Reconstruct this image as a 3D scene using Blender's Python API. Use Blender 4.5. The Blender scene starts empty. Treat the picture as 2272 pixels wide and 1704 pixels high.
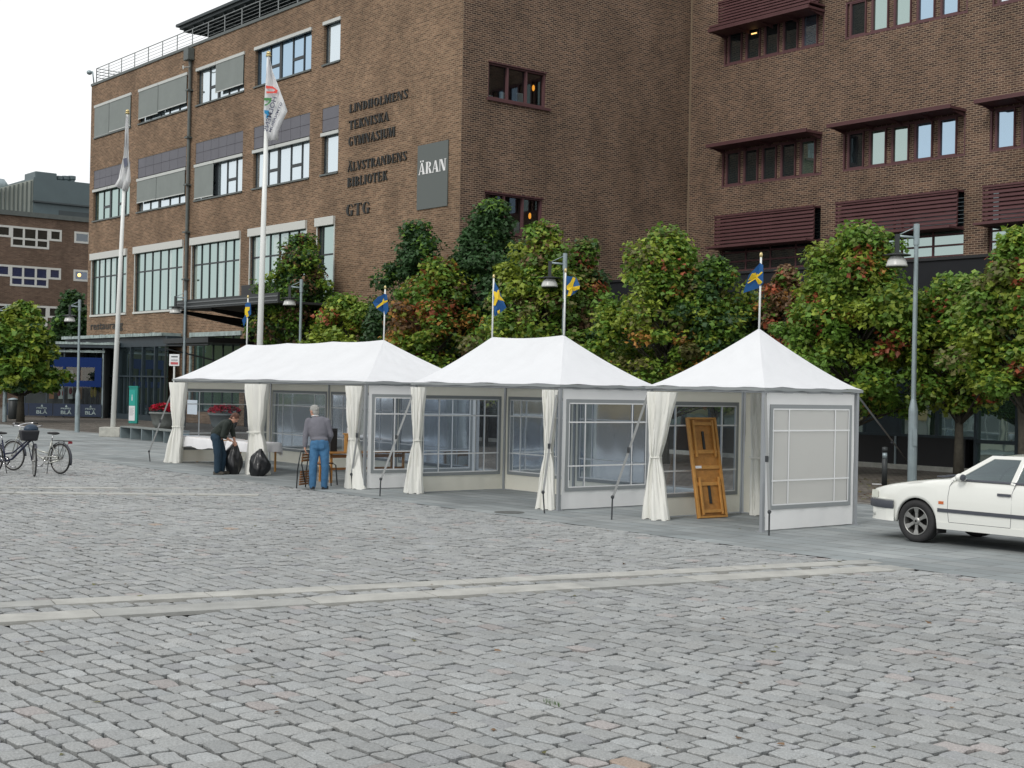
import bpy, math, random
import numpy as np
from mathutils import Vector, Matrix, noise
random.seed(7); rng = np.random.default_rng(11)
S = bpy.context.scene
COL = S.collection
# ------------------------------------------------------------------ camera
FPX = 3090.; CX, CY = 1136., 852.; CAMH = 2.1
ROLL = math.atan(.0195); PIT = 11 / 3090.
cd = bpy.data.cameras.new('camera'); cam = bpy.data.objects.new('camera', cd); COL.objects.link(cam)
cd.sensor_width = 36; cd.lens = 36 * FPX / 2272.; cd.clip_end = 2500; cd.clip_start = .1
Fv = Vector((0, math.cos(PIT), math.sin(PIT))); Xv = Vector((1, 0, 0)); Uv = Vector((0, -math.sin(PIT), math.cos(PIT)))
cr, sr = math.cos(ROLL), math.sin(ROLL)
rgt = Xv * cr + Uv * sr; upv = Uv * cr - Xv * sr
mw = Matrix((rgt, upv, -Fv)).transposed().to_4x4(); mw.translation = Vector((0, 0, CAMH)); cam.matrix_world = mw
S.camera = cam
S.render.resolution_x, S.render.resolution_y = 1024, 768
# ------------------------------------------------------------------ sky, sun, exposure
W = bpy.data.worlds.new('World'); S.world = W; W.use_nodes = True
nt = W.node_tree; nt.nodes.clear()
out = nt.nodes.new('ShaderNodeOutputWorld'); bg1 = nt.nodes.new('ShaderNodeBackground'); bg2 = nt.nodes.new('ShaderNodeBackground')
mix = nt.nodes.new('ShaderNodeMixShader'); sky = nt.nodes.new('ShaderNodeTexSky'); sky.sky_type = 'NISHITA'; sky.sun_disc = False
SUN_EL, SUN_AZ = math.radians(38), math.radians(215)      # azimuth clockwise from +Y : behind and left of the camera
sky.sun_elevation = SUN_EL; sky.sun_rotation = SUN_AZ; bg1.inputs[1].default_value = .12
bg2.inputs[0].default_value = (.985, .995, 1, 1); bg2.inputs[1].default_value = 1.12
tc = nt.nodes.new('ShaderNodeTexCoord'); nz = nt.nodes.new('ShaderNodeTexNoise'); rp = nt.nodes.new('ShaderNodeValToRGB')
nz.inputs['Scale'].default_value = 2.2; nz.inputs['Detail'].default_value = 6
rp.color_ramp.elements[0].position = .34; rp.color_ramp.elements[0].color = (.62, .62, .62, 1)
rp.color_ramp.elements[1].position = .5; rp.color_ramp.elements[1].color = (1, 1, 1, 1)
L = nt.links.new
L(tc.outputs['Generated'], nz.inputs['Vector']); L(nz.outputs['Fac'], rp.inputs[0]); L(rp.outputs[0], mix.inputs[0])
L(sky.outputs[0], bg1.inputs[0]); L(bg1.outputs[0], mix.inputs[1]); L(bg2.outputs[0], mix.inputs[2]); L(mix.outputs[0], out.inputs[0])
sd = bpy.data.lights.new('sun', 'SUN'); so = bpy.data.objects.new('sun', sd); COL.objects.link(so)
sd.energy = 1.3; sd.angle = math.radians(14); sd.color = (1, .96, .9)
dsun = Vector((math.sin(SUN_AZ) * math.cos(SUN_EL), math.cos(SUN_AZ) * math.cos(SUN_EL), math.sin(SUN_EL)))
so.rotation_euler = dsun.to_track_quat('Z', 'Y').to_euler()
S.view_settings.view_transform = 'Standard'; S.view_settings.look = 'None'; S.view_settings.exposure = 0; S.view_settings.gamma = 1
# ------------------------------------------------------------------ survey: photo measurements -> real positions
C0 = Vector((0, 0, CAMH))
def ray(px, py):
    a = (px - CX) / FPX; b = -(py - CY) / FPX
    return Fv + (a * cr - b * sr) * Xv + (a * sr + b * cr) * Uv
def G(px, py, z=0.):
    d = ray(px, py); return C0 + d * ((z - CAMH) / d.z)
def D(px, py, dep):
    d = ray(px, py); return C0 + d * (dep / d.y)
TH = math.radians(39.2)
dL = Vector((-math.sin(TH), math.cos(TH), 0)); dR = Vector((math.cos(TH), math.sin(TH), 0)); UP = Vector((0, 0, 1))
class Frame:
    def __init__(s, o, x, n): s.o = Vector(o); s.x = Vector(x).normalized(); s.n = Vector(n).normalized()
    def p(s, a, z, o=0.): return s.o + s.x * a + s.n * o + UP * z
    def hit(s, px, py, o=0.):
        d = ray(px, py); P0 = s.o + s.n * o; t = (P0 - C0).dot(s.n) / d.dot(s.n); q = C0 + d * t - P0
        return q.dot(s.x), q.z
PLp = ray(190, 845); PLp = Vector((PLp.x / PLp.y * 84, 84, 0))
F1 = Frame(PLp, -dL, -dR)                    # facade with the lettering
PM = PLp - dL * 37.19
F2 = Frame(PM, dR, -dL)                      # wing wall
PI_ = PM + dR * 12.95
F3 = Frame(PI_, -dL, -dR)                    # right facade
PE = G(1912, 1035); F4 = Frame(PE, -dL, -dR) # low extension
Q5 = D(100, 843, 105); Q5.z = 0; F5 = Frame(Q5, dR, -dL)  # far building
# ------------------------------------------------------------------ helpers
def tag(o, label=None, cat=None, group=None, kind=None):
    if label: o['label'] = label
    if cat: o['category'] = cat
    if group: o['group'] = group
    if kind: o['kind'] = kind
    return o
def thing(name, loc, label, cat, group=None):
    o = bpy.data.objects.new(name, None); COL.objects.link(o); o.location = loc; o.empty_display_size = .2
    return tag(o, label, cat, group)
def rootloc(p):
    v = Vector((0, 0, 0))
    while p is not None: v += Vector(p.location); p = p.parent
    return v
class MB:
    def __init__(s): s.v = []; s.f = []; s.uv = []; s.mi = []
    def add(s, vs, fs, uv=None, mi=0):
        n = len(s.v); s.v += [tuple(v) for v in vs]
        for k, f in enumerate(fs):
            s.f.append([n + i for i in f]); s.mi.append(mi)
            s.uv.append([uv[i] for i in f] if uv else None)
        return s
    def quad(s, a, b, c, d, uv=None, mi=0): return s.add([a, b, c, d], [(0, 1, 2, 3)], uv, mi)
    def box(s, o, x, y, z, mi=0):
        o, x, y, z = Vector(o), Vector(x), Vector(y), Vector(z)
        vs = [o, o + x, o + x + y, o + y, o + z, o + x + z, o + x + y + z, o + y + z]
        fs = [(0, 3, 2, 1), (4, 5, 6, 7), (0, 1, 5, 4), (1, 2, 6, 5), (2, 3, 7, 6), (3, 0, 4, 7)]
        if x.cross(y).dot(z) < 0: fs = [f[::-1] for f in fs]
        return s.add(vs, fs, None, mi)
    def cbox(s, c, sx, sy, sz, rz=0., mi=0):
        x = Vector((math.cos(rz), math.sin(rz), 0)); y = Vector((-x.y, x.x, 0)); c = Vector(c)
        return s.box(c - x * sx / 2 - y * sy / 2, x * sx, y * sy, (0, 0, sz), mi)
    def fbox(s, fr, a0, a1, z0, z1, o0, o1, mi=0):
        return s.box(fr.p(a0, z0, o0), fr.x * (a1 - a0), fr.n * (o1 - o0), (0, 0, z1 - z0), mi)
    def prism(s, pts, vec, mi=0):
        pts = [Vector(p) for p in pts]; vec = Vector(vec); n = len(pts)
        nn = Vector((0, 0, 0))
        for i in range(n): nn += pts[i].cross(pts[(i + 1) % n])
        if nn.dot(vec) > 0: pts = pts[::-1]
        fs = [tuple(range(n)), tuple(range(2 * n - 1, n - 1, -1))] + [(i, i + n, (i + 1) % n + n, (i + 1) % n) for i in range(n)]
        return s.add(pts + [p + vec for p in pts], fs, None, mi)
    def tube(s, pts, r, n=8, cap=True, mi=0):
        pts = [Vector(p) for p in pts]; m = len(pts); rs = r if isinstance(r, (list, tuple)) else [r] * m
        vs = []; prev = None
        for i, p in enumerate(pts):
            t = (pts[min(i + 1, m - 1)] - pts[max(i - 1, 0)]); t = t.normalized() if t.length > 1e-9 else Vector((0, 0, 1))
            if prev is None:
                a = Vector((1, 0, 0)) if abs(t.x) < .9 else Vector((0, 1, 0)); u = t.cross(a).normalized()
            else:
                u = prev - t * prev.dot(t); u = u.normalized()
            prev = u; w = t.cross(u)
            for k in range(n):
                q = 2 * math.pi * k / n; vs.append(p + (u * math.cos(q) + w * math.sin(q)) * rs[i])
        fs = []
        for i in range(m - 1):
            for k in range(n):
                a, b = i * n + k, i * n + (k + 1) % n; fs.append((a, b, b + n, a + n))
        if cap: fs += [tuple(range(n))[::-1], tuple(range((m - 1) * n, m * n))]
        return s.add(vs, fs, None, mi)
    def lathe(s, c, prof, n=20, ax=None, mi=0):
        c = Vector(c); ax = Vector(ax).normalized() if ax is not None else Vector((0, 0, 1))
        a = Vector((1, 0, 0)) if abs(ax.x) < .9 else Vector((0, 1, 0)); u = ax.cross(a).normalized(); w = ax.cross(u)
        vs = []
        for (r, h) in prof:
            for k in range(n):
                q = 2 * math.pi * k / n; vs.append(c + ax * h + (u * math.cos(q) + w * math.sin(q)) * max(r, 1e-4))
        fs = []
        for i in range(len(prof) - 1):
            for k in range(n):
                a, b = i * n + k, i * n + (k + 1) % n; fs.append((a, b, b + n, a + n))
        fs += [tuple(range(n))[::-1], tuple(range((len(prof) - 1) * n, len(prof) * n))]
        return s.add(vs, fs, None, mi)
    def ell(s, c, rx, ry, rz, nu=12, nv=8, rot=None, mi=0):
        c = Vector(c); vs = []
        for j in range(nv + 1):
            t = math.pi * j / nv
            for i in range(nu):
                q = 2 * math.pi * i / nu; v = Vector((rx * math.sin(t) * math.cos(q), ry * math.sin(t) * math.sin(q), rz * math.cos(t)))
                if rot: v = rot @ v
                vs.append(c + v)
        fs = []
        for j in range(nv):
            for i in range(nu):
                a, b = j * nu + i, j * nu + (i + 1) % nu; fs.append((a, a + nu, b + nu, b))
        return s.add(vs, fs, None, mi)
    def torus(s, c, ax, R, r, n=28, m=6, mi=0):
        ax = Vector(ax).normalized(); a = Vector((0, 0, 1)) if abs(ax.z) < .9 else Vector((1, 0, 0)); u = ax.cross(a).normalized(); w = ax.cross(u); c = Vector(c); vs = []
        for i in range(n):
            q = 2 * math.pi * i / n; d = u * math.cos(q) + w * math.sin(q)
            for k in range(m):
                t = 2 * math.pi * k / m; vs.append(c + d * (R + r * math.cos(t)) + ax * r * math.sin(t))
        fs = [(i * m + k, i * m + (k + 1) % m, ((i + 1) % n) * m + (k + 1) % m, ((i + 1) % n) * m + k) for i in range(n) for k in range(m)]
        return s.add(vs, fs, None, mi)
    def grid(s, P, mi=0, uv=None):
        nu, nv = len(P), len(P[0]); vs = [P[i][j] for i in range(nu) for j in range(nv)]
        fs = [(i * nv + j, (i + 1) * nv + j, (i + 1) * nv + j + 1, i * nv + j + 1) for i in range(nu - 1) for j in range(nv - 1)]
        u = [uv[i][j] for i in range(nu) for j in range(nv)] if uv else None
        return s.add(vs, fs, u, mi)
    def build(s, name, mats, parent=None, smooth=False, bevel=0., solid=0., local=False):
        me = bpy.data.meshes.new(name); off = Vector((0, 0, 0)) if local else rootloc(parent)
        me.from_pydata([(v[0] - off.x, v[1] - off.y, v[2] - off.z) for v in s.v], [], s.f)
        if not isinstance(mats, (list, tuple)): mats = [mats]
        for m in mats: me.materials.append(m)
        if len(mats) > 1:
            for p, k in zip(me.polygons, s.mi): p.material_index = k
        if any(u is not None for u in s.uv):
            ul = me.uv_layers.new(name='UVMap'); li = 0
            for f, u in zip(s.f, s.uv):
                for k in range(len(f)):
                    if u: ul.data[li].uv = u[k]
                    li += 1
        if smooth: me.shade_smooth()
        me.update()
        o = bpy.data.objects.new(name, me); COL.objects.link(o)
        if parent: o.parent = parent
        if bevel:
            b = o.modifiers.new('bevel', 'BEVEL'); b.width = bevel; b.segments = 2; b.limit_method = 'ANGLE'
        if solid:
            b = o.modifiers.new('solid', 'SOLIDIFY'); b.thickness = solid; b.offset = 0
        return o
def copy_tree(o, parent=None):
    c = o.copy(); COL.objects.link(c)
    if parent: c.parent = parent
    for ch in list(o.children): copy_tree(ch, c)
    return c
# ------------------------------------------------------------------ materials
def mat(name, col, rough=.6, metal=0., spec=.5, var=0., vscale=3., bump=0., bscale=20., trans=0., col2=None, coord='Object', coat=0., sheen=0.):
    m = bpy.data.materials.new(name); m.use_nodes = True; n = m.node_tree; b = n.nodes['Principled BSDF']; l = n.links.new
    b.inputs['Base Color'].default_value = (*col, 1); b.inputs['Roughness'].default_value = rough; b.inputs['Metallic'].default_value = metal
    b.inputs['Specular IOR Level'].default_value = spec; b.inputs['Coat Weight'].default_value = coat
    if var or bump or col2: t = n.nodes.new('ShaderNodeTexCoord')
    if var or col2:
        z = n.nodes.new('ShaderNodeTexNoise'); z.inputs['Scale'].default_value = vscale; z.inputs['Detail'].default_value = 8; z.inputs['Roughness'].default_value = .65
        l(t.outputs[coord], z.inputs['Vector']); r = n.nodes.new('ShaderNodeValToRGB'); l(z.outputs['Fac'], r.inputs[0])
        a = [max(0, c * (1 - var)) for c in col]; d = col2 if col2 else [min(1, c * (1 + var)) for c in col]
        r.color_ramp.elements[0].position = .3; r.color_ramp.elements[1].position = .7
        r.color_ramp.elements[0].color = (*a, 1); r.color_ramp.elements[1].color = (*d, 1); l(r.outputs[0], b.inputs['Base Color'])
    if bump:
        z = n.nodes.new('ShaderNodeTexNoise'); z.inputs['Scale'].default_value = bscale; z.inputs['Detail'].default_value = 6
        l(t.outputs[coord], z.inputs['Vector']); q = n.nodes.new('ShaderNodeBump'); q.inputs['Strength'].default_value = bump; q.inputs['Distance'].default_value = .02
        l(z.outputs['Fac'], q.inputs['Height']); l(q.outputs[0], b.inputs['Normal'])
    if trans:
        tr = n.nodes.new('ShaderNodeBsdfTranslucent'); tr.inputs[0].default_value = (*col, 1); mx = n.nodes.new('ShaderNodeMixShader'); mx.inputs[0].default_value = trans
        o = n.nodes['Material Output']; l(b.outputs[0], mx.inputs[1]); l(tr.outputs[0], mx.inputs[2]); l(mx.outputs[0], o.inputs[0])
    return m
def mix_glass(name, fac, gl, base, rough=.02, transp=None, wav=.0):
    """glass: glossy coat over either a dark inside (diffuse) or see-through"""
    m = bpy.data.materials.new(name); m.use_nodes = True; n = m.node_tree; n.nodes.clear(); l = n.links.new
    o = n.nodes.new('ShaderNodeOutputMaterial'); mx = n.nodes.new('ShaderNodeMixShader'); g = n.nodes.new('ShaderNodeBsdfGlossy')
    g.inputs[0].default_value = (*gl, 1); g.inputs['Roughness'].default_value = rough
    if transp:
        d = n.nodes.new('ShaderNodeBsdfTransparent'); d.inputs[0].default_value = (*transp, 1)
        if base:
            d2 = n.nodes.new('ShaderNodeBsdfDiffuse'); d2.inputs[0].default_value = (*base[:3], 1); mm = n.nodes.new('ShaderNodeMixShader'); mm.inputs[0].default_value = base[3]
            l(d.outputs[0], mm.inputs[1]); l(d2.outputs[0], mm.inputs[2]); d = mm
    else:
        d = n.nodes.new('ShaderNodeBsdfDiffuse'); d.inputs[0].default_value = (*base, 1)
    lw = n.nodes.new('ShaderNodeFresnel'); lw.inputs['IOR'].default_value = 1.5
    ma = n.nodes.new('ShaderNodeMath'); ma.operation = 'MULTIPLY_ADD'; ma.inputs[1].default_value = 1 - fac; ma.inputs[2].default_value = fac; ma.use_clamp = True
    l(lw.outputs[0], ma.inputs[0]); l(ma.outputs[0], mx.inputs[0]); l(d.outputs[0], mx.inputs[1]); l(g.outputs[0], mx.inputs[2]); l(mx.outputs[0], o.inputs[0])
    if wav:
        t = n.nodes.new('ShaderNodeTexCoord'); z = n.nodes.new('ShaderNodeTexNoise'); z.inputs['Scale'].default_value = .9
        q = n.nodes.new('ShaderNodeBump'); q.inputs['Strength'].default_value = wav; q.inputs['Distance'].default_value = .05
        l(t.outputs['Object'], z.inputs['Vector']); l(z.outputs[0], q.inputs['Height']); l(q.outputs[0], g.inputs['Normal'])
    return m
def emis(name, col, st):
    m = bpy.data.materials.new(name); m.use_nodes = True; n = m.node_tree; b = n.nodes['Principled BSDF']
    b.inputs['Emission Color'].default_value = (*col, 1); b.inputs['Emission Strength'].default_value = st; b.inputs['Base Color'].default_value = (*col, 1); return m
def brick(name, c1, c2, mortar, bw=.26, rh=.083, dark=.35, ms=.013):
    m = bpy.data.materials.new(name); m.use_nodes = True; n = m.node_tree; b = n.nodes['Principled BSDF']; l = n.links.new
    uv = n.nodes.new('ShaderNodeUVMap'); t = n.nodes.new('ShaderNodeTexBrick')
    t.inputs['Scale'].default_value = 1; t.inputs['Brick Width'].default_value = bw; t.inputs['Row Height'].default_value = rh
    t.inputs['Mortar Size'].default_value = ms; t.inputs['Mortar Smooth'].default_value = .3; t.inputs['Bias'].default_value = -.1
    t.inputs['Color1'].default_value = (*c1, 1); t.inputs['Color2'].default_value = (*c2, 1); t.inputs['Mortar'].default_value = (*mortar, 1)
    l(uv.outputs[0], t.inputs['Vector'])
    # each brick its own shade: white noise per brick cell
    sx = n.nodes.new('ShaderNodeSeparateXYZ'); l(uv.outputs[0], sx.inputs[0])
    def M(op, a, b_=None, v=None):
        q = n.nodes.new('ShaderNodeMath'); q.operation = op; l(a, q.inputs[0])
        if b_ is not None: l(b_, q.inputs[1])
        elif v is not None: q.inputs[1].default_value = v
        return q.outputs[0]
    row = M('FLOOR', M('DIVIDE', sx.outputs[1], v=rh)); half = M('MULTIPLY', M('MODULO', row, v=2.), v=bw / 2)
    colm = M('FLOOR', M('DIVIDE', M('ADD', sx.outputs[0], half), v=bw)); cmb = n.nodes.new('ShaderNodeCombineXYZ'); l(row, cmb.inputs[0]); l(colm, cmb.inputs[1])
    wn = n.nodes.new('ShaderNodeTexWhiteNoise'); wn.noise_dimensions = '2D'; l(cmb.outputs[0], wn.inputs['Vector'])
    mr = n.nodes.new('ShaderNodeMapRange'); mr.inputs['To Min'].default_value = 1 - dark; mr.inputs['To Max'].default_value = 1 + dark * .8; l(wn.outputs['Value'], mr.inputs['Value'])
    nz = n.nodes.new('ShaderNodeTexNoise'); nz.inputs['Scale'].default_value = .35; nz.inputs['Detail'].default_value = 9; nz.inputs['Roughness'].default_value = .62; mp = n.nodes.new('ShaderNodeMapping'); mp.inputs['Scale'].default_value = (1.6, .8, 1); l(uv.outputs[0], mp.inputs[0]); l(mp.outputs[0], nz.inputs['Vector'])
    m2 = n.nodes.new('ShaderNodeMapRange'); m2.inputs['From Min'].default_value = .3; m2.inputs['From Max'].default_value = .7; m2.inputs['To Min'].default_value = .70; m2.inputs['To Max'].default_value = 1.24; l(nz.outputs['Fac'], m2.inputs['Value'])
    # mortar keeps its own colour
    one = n.nodes.new('ShaderNodeMix'); one.data_type = 'FLOAT'; l(t.outputs['Fac'], one.inputs[0]); l(mr.outputs[0], one.inputs[2]); one.inputs[3].default_value = 1.
    mu = M('MULTIPLY', one.outputs[0], m2.outputs[0])
    vm = n.nodes.new('ShaderNodeVectorMath'); vm.operation = 'SCALE'; l(t.outputs['Color'], vm.inputs[0]); l(mu, vm.inputs['Scale'])
    l(vm.outputs[0], b.inputs['Base Color']); b.inputs['Roughness'].default_value = .85; b.inputs['Specular IOR Level'].default_value = .25
    bp = n.nodes.new('ShaderNodeBump'); bp.inputs['Strength'].default_value = .5; bp.inputs['Distance'].default_value = .012; bp.invert = True
    l(t.outputs['Fac'], bp.inputs['Height']); l(bp.outputs[0], b.inputs['Normal'])
    return m
def vcol(name, rough=.7, trans=0., gain=1., bump=0., bscale=60., spec=.3, speck=0.):
    """colour stored on each stone / leaf"""
    m = bpy.data.materials.new(name); m.use_nodes = True; n = m.node_tree; b = n.nodes['Principled BSDF']; l = n.links.new
    a = n.nodes.new('ShaderNodeAttribute'); a.attribute_name = 'Col'; src = a.outputs['Color']
    b.inputs['Roughness'].default_value = rough; b.inputs['Specular IOR Level'].default_value = spec
    t = n.nodes.new('ShaderNodeTexCoord')
    if speck:
        z = n.nodes.new('ShaderNodeTexNoise'); z.inputs['Scale'].default_value = 70; z.inputs['Detail'].default_value = 5; z.inputs['Roughness'].default_value = .8
        l(t.outputs['Object'], z.inputs['Vector']); mr = n.nodes.new('ShaderNodeMapRange'); mr.inputs['From Min'].default_value = .3; mr.inputs['From Max'].default_value = .7
        mr.inputs['To Min'].default_value = 1 - speck; mr.inputs['To Max'].default_value = 1 + speck; l(z.outputs['Fac'], mr.inputs['Value'])
        vm = n.nodes.new('ShaderNodeVectorMath'); vm.operation = 'SCALE'; l(src, vm.inputs[0]); l(mr.outputs[0], vm.inputs['Scale']); src = vm.outputs[0]
    l(src, b.inputs['Base Color'])
    if bump:
        z = n.nodes.new('ShaderNodeTexNoise'); z.inputs['Scale'].default_value = bscale; z.inputs['Detail'].default_value = 6; l(t.outputs['Object'], z.inputs['Vector'])
        q = n.nodes.new('ShaderNodeBump'); q.inputs['Strength'].default_value = bump; q.inputs['Distance'].default_value = .01; l(z.outputs['Fac'], q.inputs['Height']); l(q.outputs[0], b.inputs['Normal'])
    if trans:
        tr = n.nodes.new('ShaderNodeBsdfTranslucent'); l(src, tr.inputs[0]); mx = n.nodes.new('ShaderNodeMixShader'); mx.inputs[0].default_value = trans
        o = n.nodes['Material Output']; l(b.outputs[0], mx.inputs[1]); l(tr.outputs[0], mx.inputs[2]); l(mx.outputs[0], o.inputs[0])
    return m
M = dict(
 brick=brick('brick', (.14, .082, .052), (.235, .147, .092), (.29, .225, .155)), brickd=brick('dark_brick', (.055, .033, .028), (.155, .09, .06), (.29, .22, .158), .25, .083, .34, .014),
 brickfar=brick('far_brick', (.10, .062, .045), (.155, .105, .075), (.17, .13, .10), dark=.2),
 dkframe=mat('dark_frame', (.018, .024, .028), .45), pglass=mix_glass('pane_bright', .62, (.86, .95, 1), (.25, .3, .32), wav=.25),
 gglass=mix_glass('pane_green', .42, (.76, .93, .9), (.045, .08, .062), wav=.06), dglass=mix_glass('pane_dark', .12, (.8, .95, 1), (.012, .018, .02), wav=.06),
 sglass=mix_glass('pane_see_through', .06, (.9, .95, 1), None, transp=(.55, .62, .62)),
 bglass=mix_glass('pane_blue', .55, (.62, .82, 1), (.05, .08, .11), wav=.15),
 blind=mat('blind_cloth', (.21, .235, .225), .8, var=.06, vscale=1.5), cass=mat('blind_box', (.5, .52, .5), .5), white=mat('off_white_metal', (.55, .56, .53), .55),
 violet=mat('violet_grey_panel', (.12, .12, .14), .6, var=.1, vscale=.6), violet2=mat('panel_joint', (.05, .045, .06), .6),
 coping=mat('coping_metal', (.09, .105, .1), .5, var=.15), rail=mat('galvanised_rail', (.28, .3, .3), .45, .3),
 dkroof=mat('dark_roof_underside', (.045, .058, .062), .6, var=.2, vscale=.5), purple=mat('oxblood_metal', (.10, .046, .048), .6, var=.12, vscale=1.2, spec=.3),
 purple2=mat('oxblood_frame', (.115, .056, .06), .6, spec=.3),
 black=mat('black_paint', (.01, .01, .012), .45), dkpanel=mat('black_band_metal', (.014, .015, .018), .5, spec=.2, var=.2, vscale=.4),
 letter=mat('letter_black', (.016, .017, .015), .6), lwhite=mat('letter_white', (.75, .75, .75), .6), signgrey=mat('sign_grey', (.10, .115, .11), .6),
 pole=mat('pole_white', (.74, .76, .74), .3), galv=mat('galvanised_steel', (.27, .33, .35), .42, .35, var=.12, vscale=4), galvd=mat('dark_steel', (.035, .04, .042), .5, .3),
 shade=mat('lamp_shade_enamel', (.55, .56, .54), .3), conc=mat('concrete', (.42, .42, .38), .85, var=.2, vscale=6, bump=.3),
 concd=mat('concrete_grey', (.17, .19, .185), .8, var=.2, vscale=5, bump=.2),
 canvas=mat('tent_canvas', (.745, .76, .785), .5, bump=1., bscale=2.6, var=.035, vscale=1.2, trans=.12, spec=.35), wallk=mat('tent_cloth_cream', (.84, .82, .72), .6, bump=.25, bscale=3.5, trans=.3, spec=.3), netc=mix_glass('curtain_behind_glass', .3, (.8, .93, .93), (.30, .35, .31)), wallc=mat('tent_wall_cloth', (.88, .885, .88), .6, bump=.25, bscale=3.5, trans=.25, spec=.3),
 curt=mat('tent_curtain_cloth', (.87, .87, .82), .7, bump=.2, bscale=9, trans=.2), band=mat('grey_band', (.25, .27, .275), .6), tape=mat('white_tape', (.74, .75, .75), .5),
 pvc=mix_glass('clear_vinyl', .015, (.9, .95, 1), (.4, .43, .47, .045), rough=.08, transp=(.68, .74, .81), wav=.08), pvcm=mix_glass('cloudy_vinyl', .03, (.9, .95, 1), (.62, .62, .6, .68), rough=.2, transp=(.85, .85, .85)),
 alu=mat('aluminium_tube', (.36, .38, .4), .4, .6), strap=mat('grey_strap', (.24, .25, .25), .8), stake=mat('iron_stake', (.05, .055, .06), .6, .4),
 fblue=mat('flag_blue', (.012, .10, .30), .7, trans=.25), fyel=mat('flag_yellow', (.85, .62, .03), .7, trans=.25), gold=mat('gold_finial', (.55, .45, .22), .3, .7),
 wood=mat('pine_varnished', (.40, .185, .045), .45, var=.3, vscale=9), woodl=mat('pine_light', (.50, .25, .065), .45, var=.2, vscale=8), woodd=mat('wood_dark', (.27, .11, .03), .5, var=.2),  # woodd: a darker brown wood for rails, carving, chair slats and doors
 cloth=mat('table_cloth_white', (.8, .8, .82), .8, trans=.1), paper=mat('paper', (.74, .76, .78), .8), bag=mat('bin_bag_black', (.012, .013, .015), .28, spec=.5, bump=.6, bscale=9),
 skin=mat('skin', (.5, .27, .19), .55, var=.06, vscale=30), knit=mat('grey_knit', (.15, .15, .175), .9, bump=.4, bscale=60), jeans=mat('blue_jeans', (.045, .14, .27), .85, var=.2, vscale=8, bump=.3, bscale=40),
 dgreen=mat('dark_green_shirt', (.015, .022, .018), .85, bump=.3, bscale=20), djeans=mat('dark_jeans', (.012, .035, .06), .85, var=.2, bump=.3, bscale=20), greyhair=mat('grey_hair', (.33, .33, .31), .8, bump=.6, bscale=90), brownhair=mat('brown_hair', (.10, .045, .03), .8, bump=.6, bscale=90),
 shoe=mat('shoe_dark', (.012, .012, .014), .5), shoeb=mat('shoe_brown', (.05, .045, .035), .7), eye=mat('eye_dark', (.02, .015, .01), .2), lip=mat('lip', (.35, .13, .11), .5), skinr=mat('skin_collar', (.6, .6, .6), .8),
 paint=mat('car_paint_white', (.72, .73, .69), .22, coat=.6, spec=.5), cplast=mat('car_trim_grey', (.055, .06, .075), .5), rubber=mat('rubber', (.018, .018, .019), .75, bump=.3, bscale=60),
 alloy=mat('alloy_rim', (.30, .30, .29), .35, .7), cglass=mix_glass('car_glass', .03, (.8, .9, .95), (.015, .03, .03, .5), transp=(.3, .38, .37)), lens=mix_glass('lamp_lens', .15, (.95, .95, .95), (.62, .64, .56)),
 amber=mat('indicator_lens', (.5, .12, .03), .3), red=mat('badge_red', (.25, .02, .03), .4), cint=mat('car_interior', (.05, .055, .055), .8), darkw=mat('wheel_well', (.008, .008, .008), .9),
 chrome=mat('chrome', (.6, .6, .62), .15, 1.), bsilver=mat('bike_silver', (.38, .39, .36), .3, .6), bnavy=mat('bike_navy', (.012, .016, .045), .3, .2), bag2=mat('pannier_black', (.012, .013, .018), .6, bump=.4, bscale=30),
 bagb=mat('saddle_cover_blue', (.01, .03, .06), .5), teal=mat('sign_teal', (.01, .26, .22), .5), navy=mat('banner_navy', (.008, .02, .05), .6, var=.2), blue=mat('windscreen_blue', (.001, .02, .115), .6, spec=.2),
 flower=mat('geranium_red', (.5, .01, .045), .6), sred=mat('sign_red', (.5, .09, .1), .5), sgrey=mat('sign_text_grey', (.08, .09, .1), .6), awn=mat('awning_edge', (.3, .37, .36), .5, var=.4, vscale=3), tealsteel=mat('blue_grey_steel', (.025, .04, .05), .5, var=.2),
 metalroof=mat('sheet_metal_dark', (.085, .12, .13), .5, var=.12, vscale=.4), metall=mat('sheet_metal_light', (.36, .39, .35), .5, var=.1, vscale=.3), metalg=mat('sheet_metal_groove', (.10, .12, .11), .6),
 bark=mat('bark', (.055, .05, .038), .9, var=.35, vscale=8, bump=.8, bscale=14), leaf=vcol('maple_leaf', .48, .38, spec=.4),
 glow=emis('lamp_glow', (1., .36, .04), 1.6), glow2=emis('lamp_glow_soft', (1., .6, .2), 2.), intr=mat('room_dark', (.05, .055, .055), .9, var=.5, vscale=.7), curtain=mat('window_curtain', (.55, .58, .56), .9),
 lred=mat('flag_print_red', (.75, .09, .07), .7, trans=.2), lgreen=mat('flag_print_green', (.07, .25, .08), .7, trans=.2), lblue=mat('flag_print_blue', (.02, .25, .5), .7, trans=.2), fwhite=mat('flag_white', (.86, .87, .88), .7, trans=.3), ftext=mat('flag_print_grey', (.1, .11, .16), .7),
 ochre=mat('ochre_render', (.30, .22, .10), .9, var=.2, vscale=.2), olive=mat('olive_render', (.14, .16, .09), .9, var=.2, vscale=.2),
 cob=vcol('granite_cobbles', .68, 0, bump=.9, bscale=38, spec=.4, speck=.42))
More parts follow.
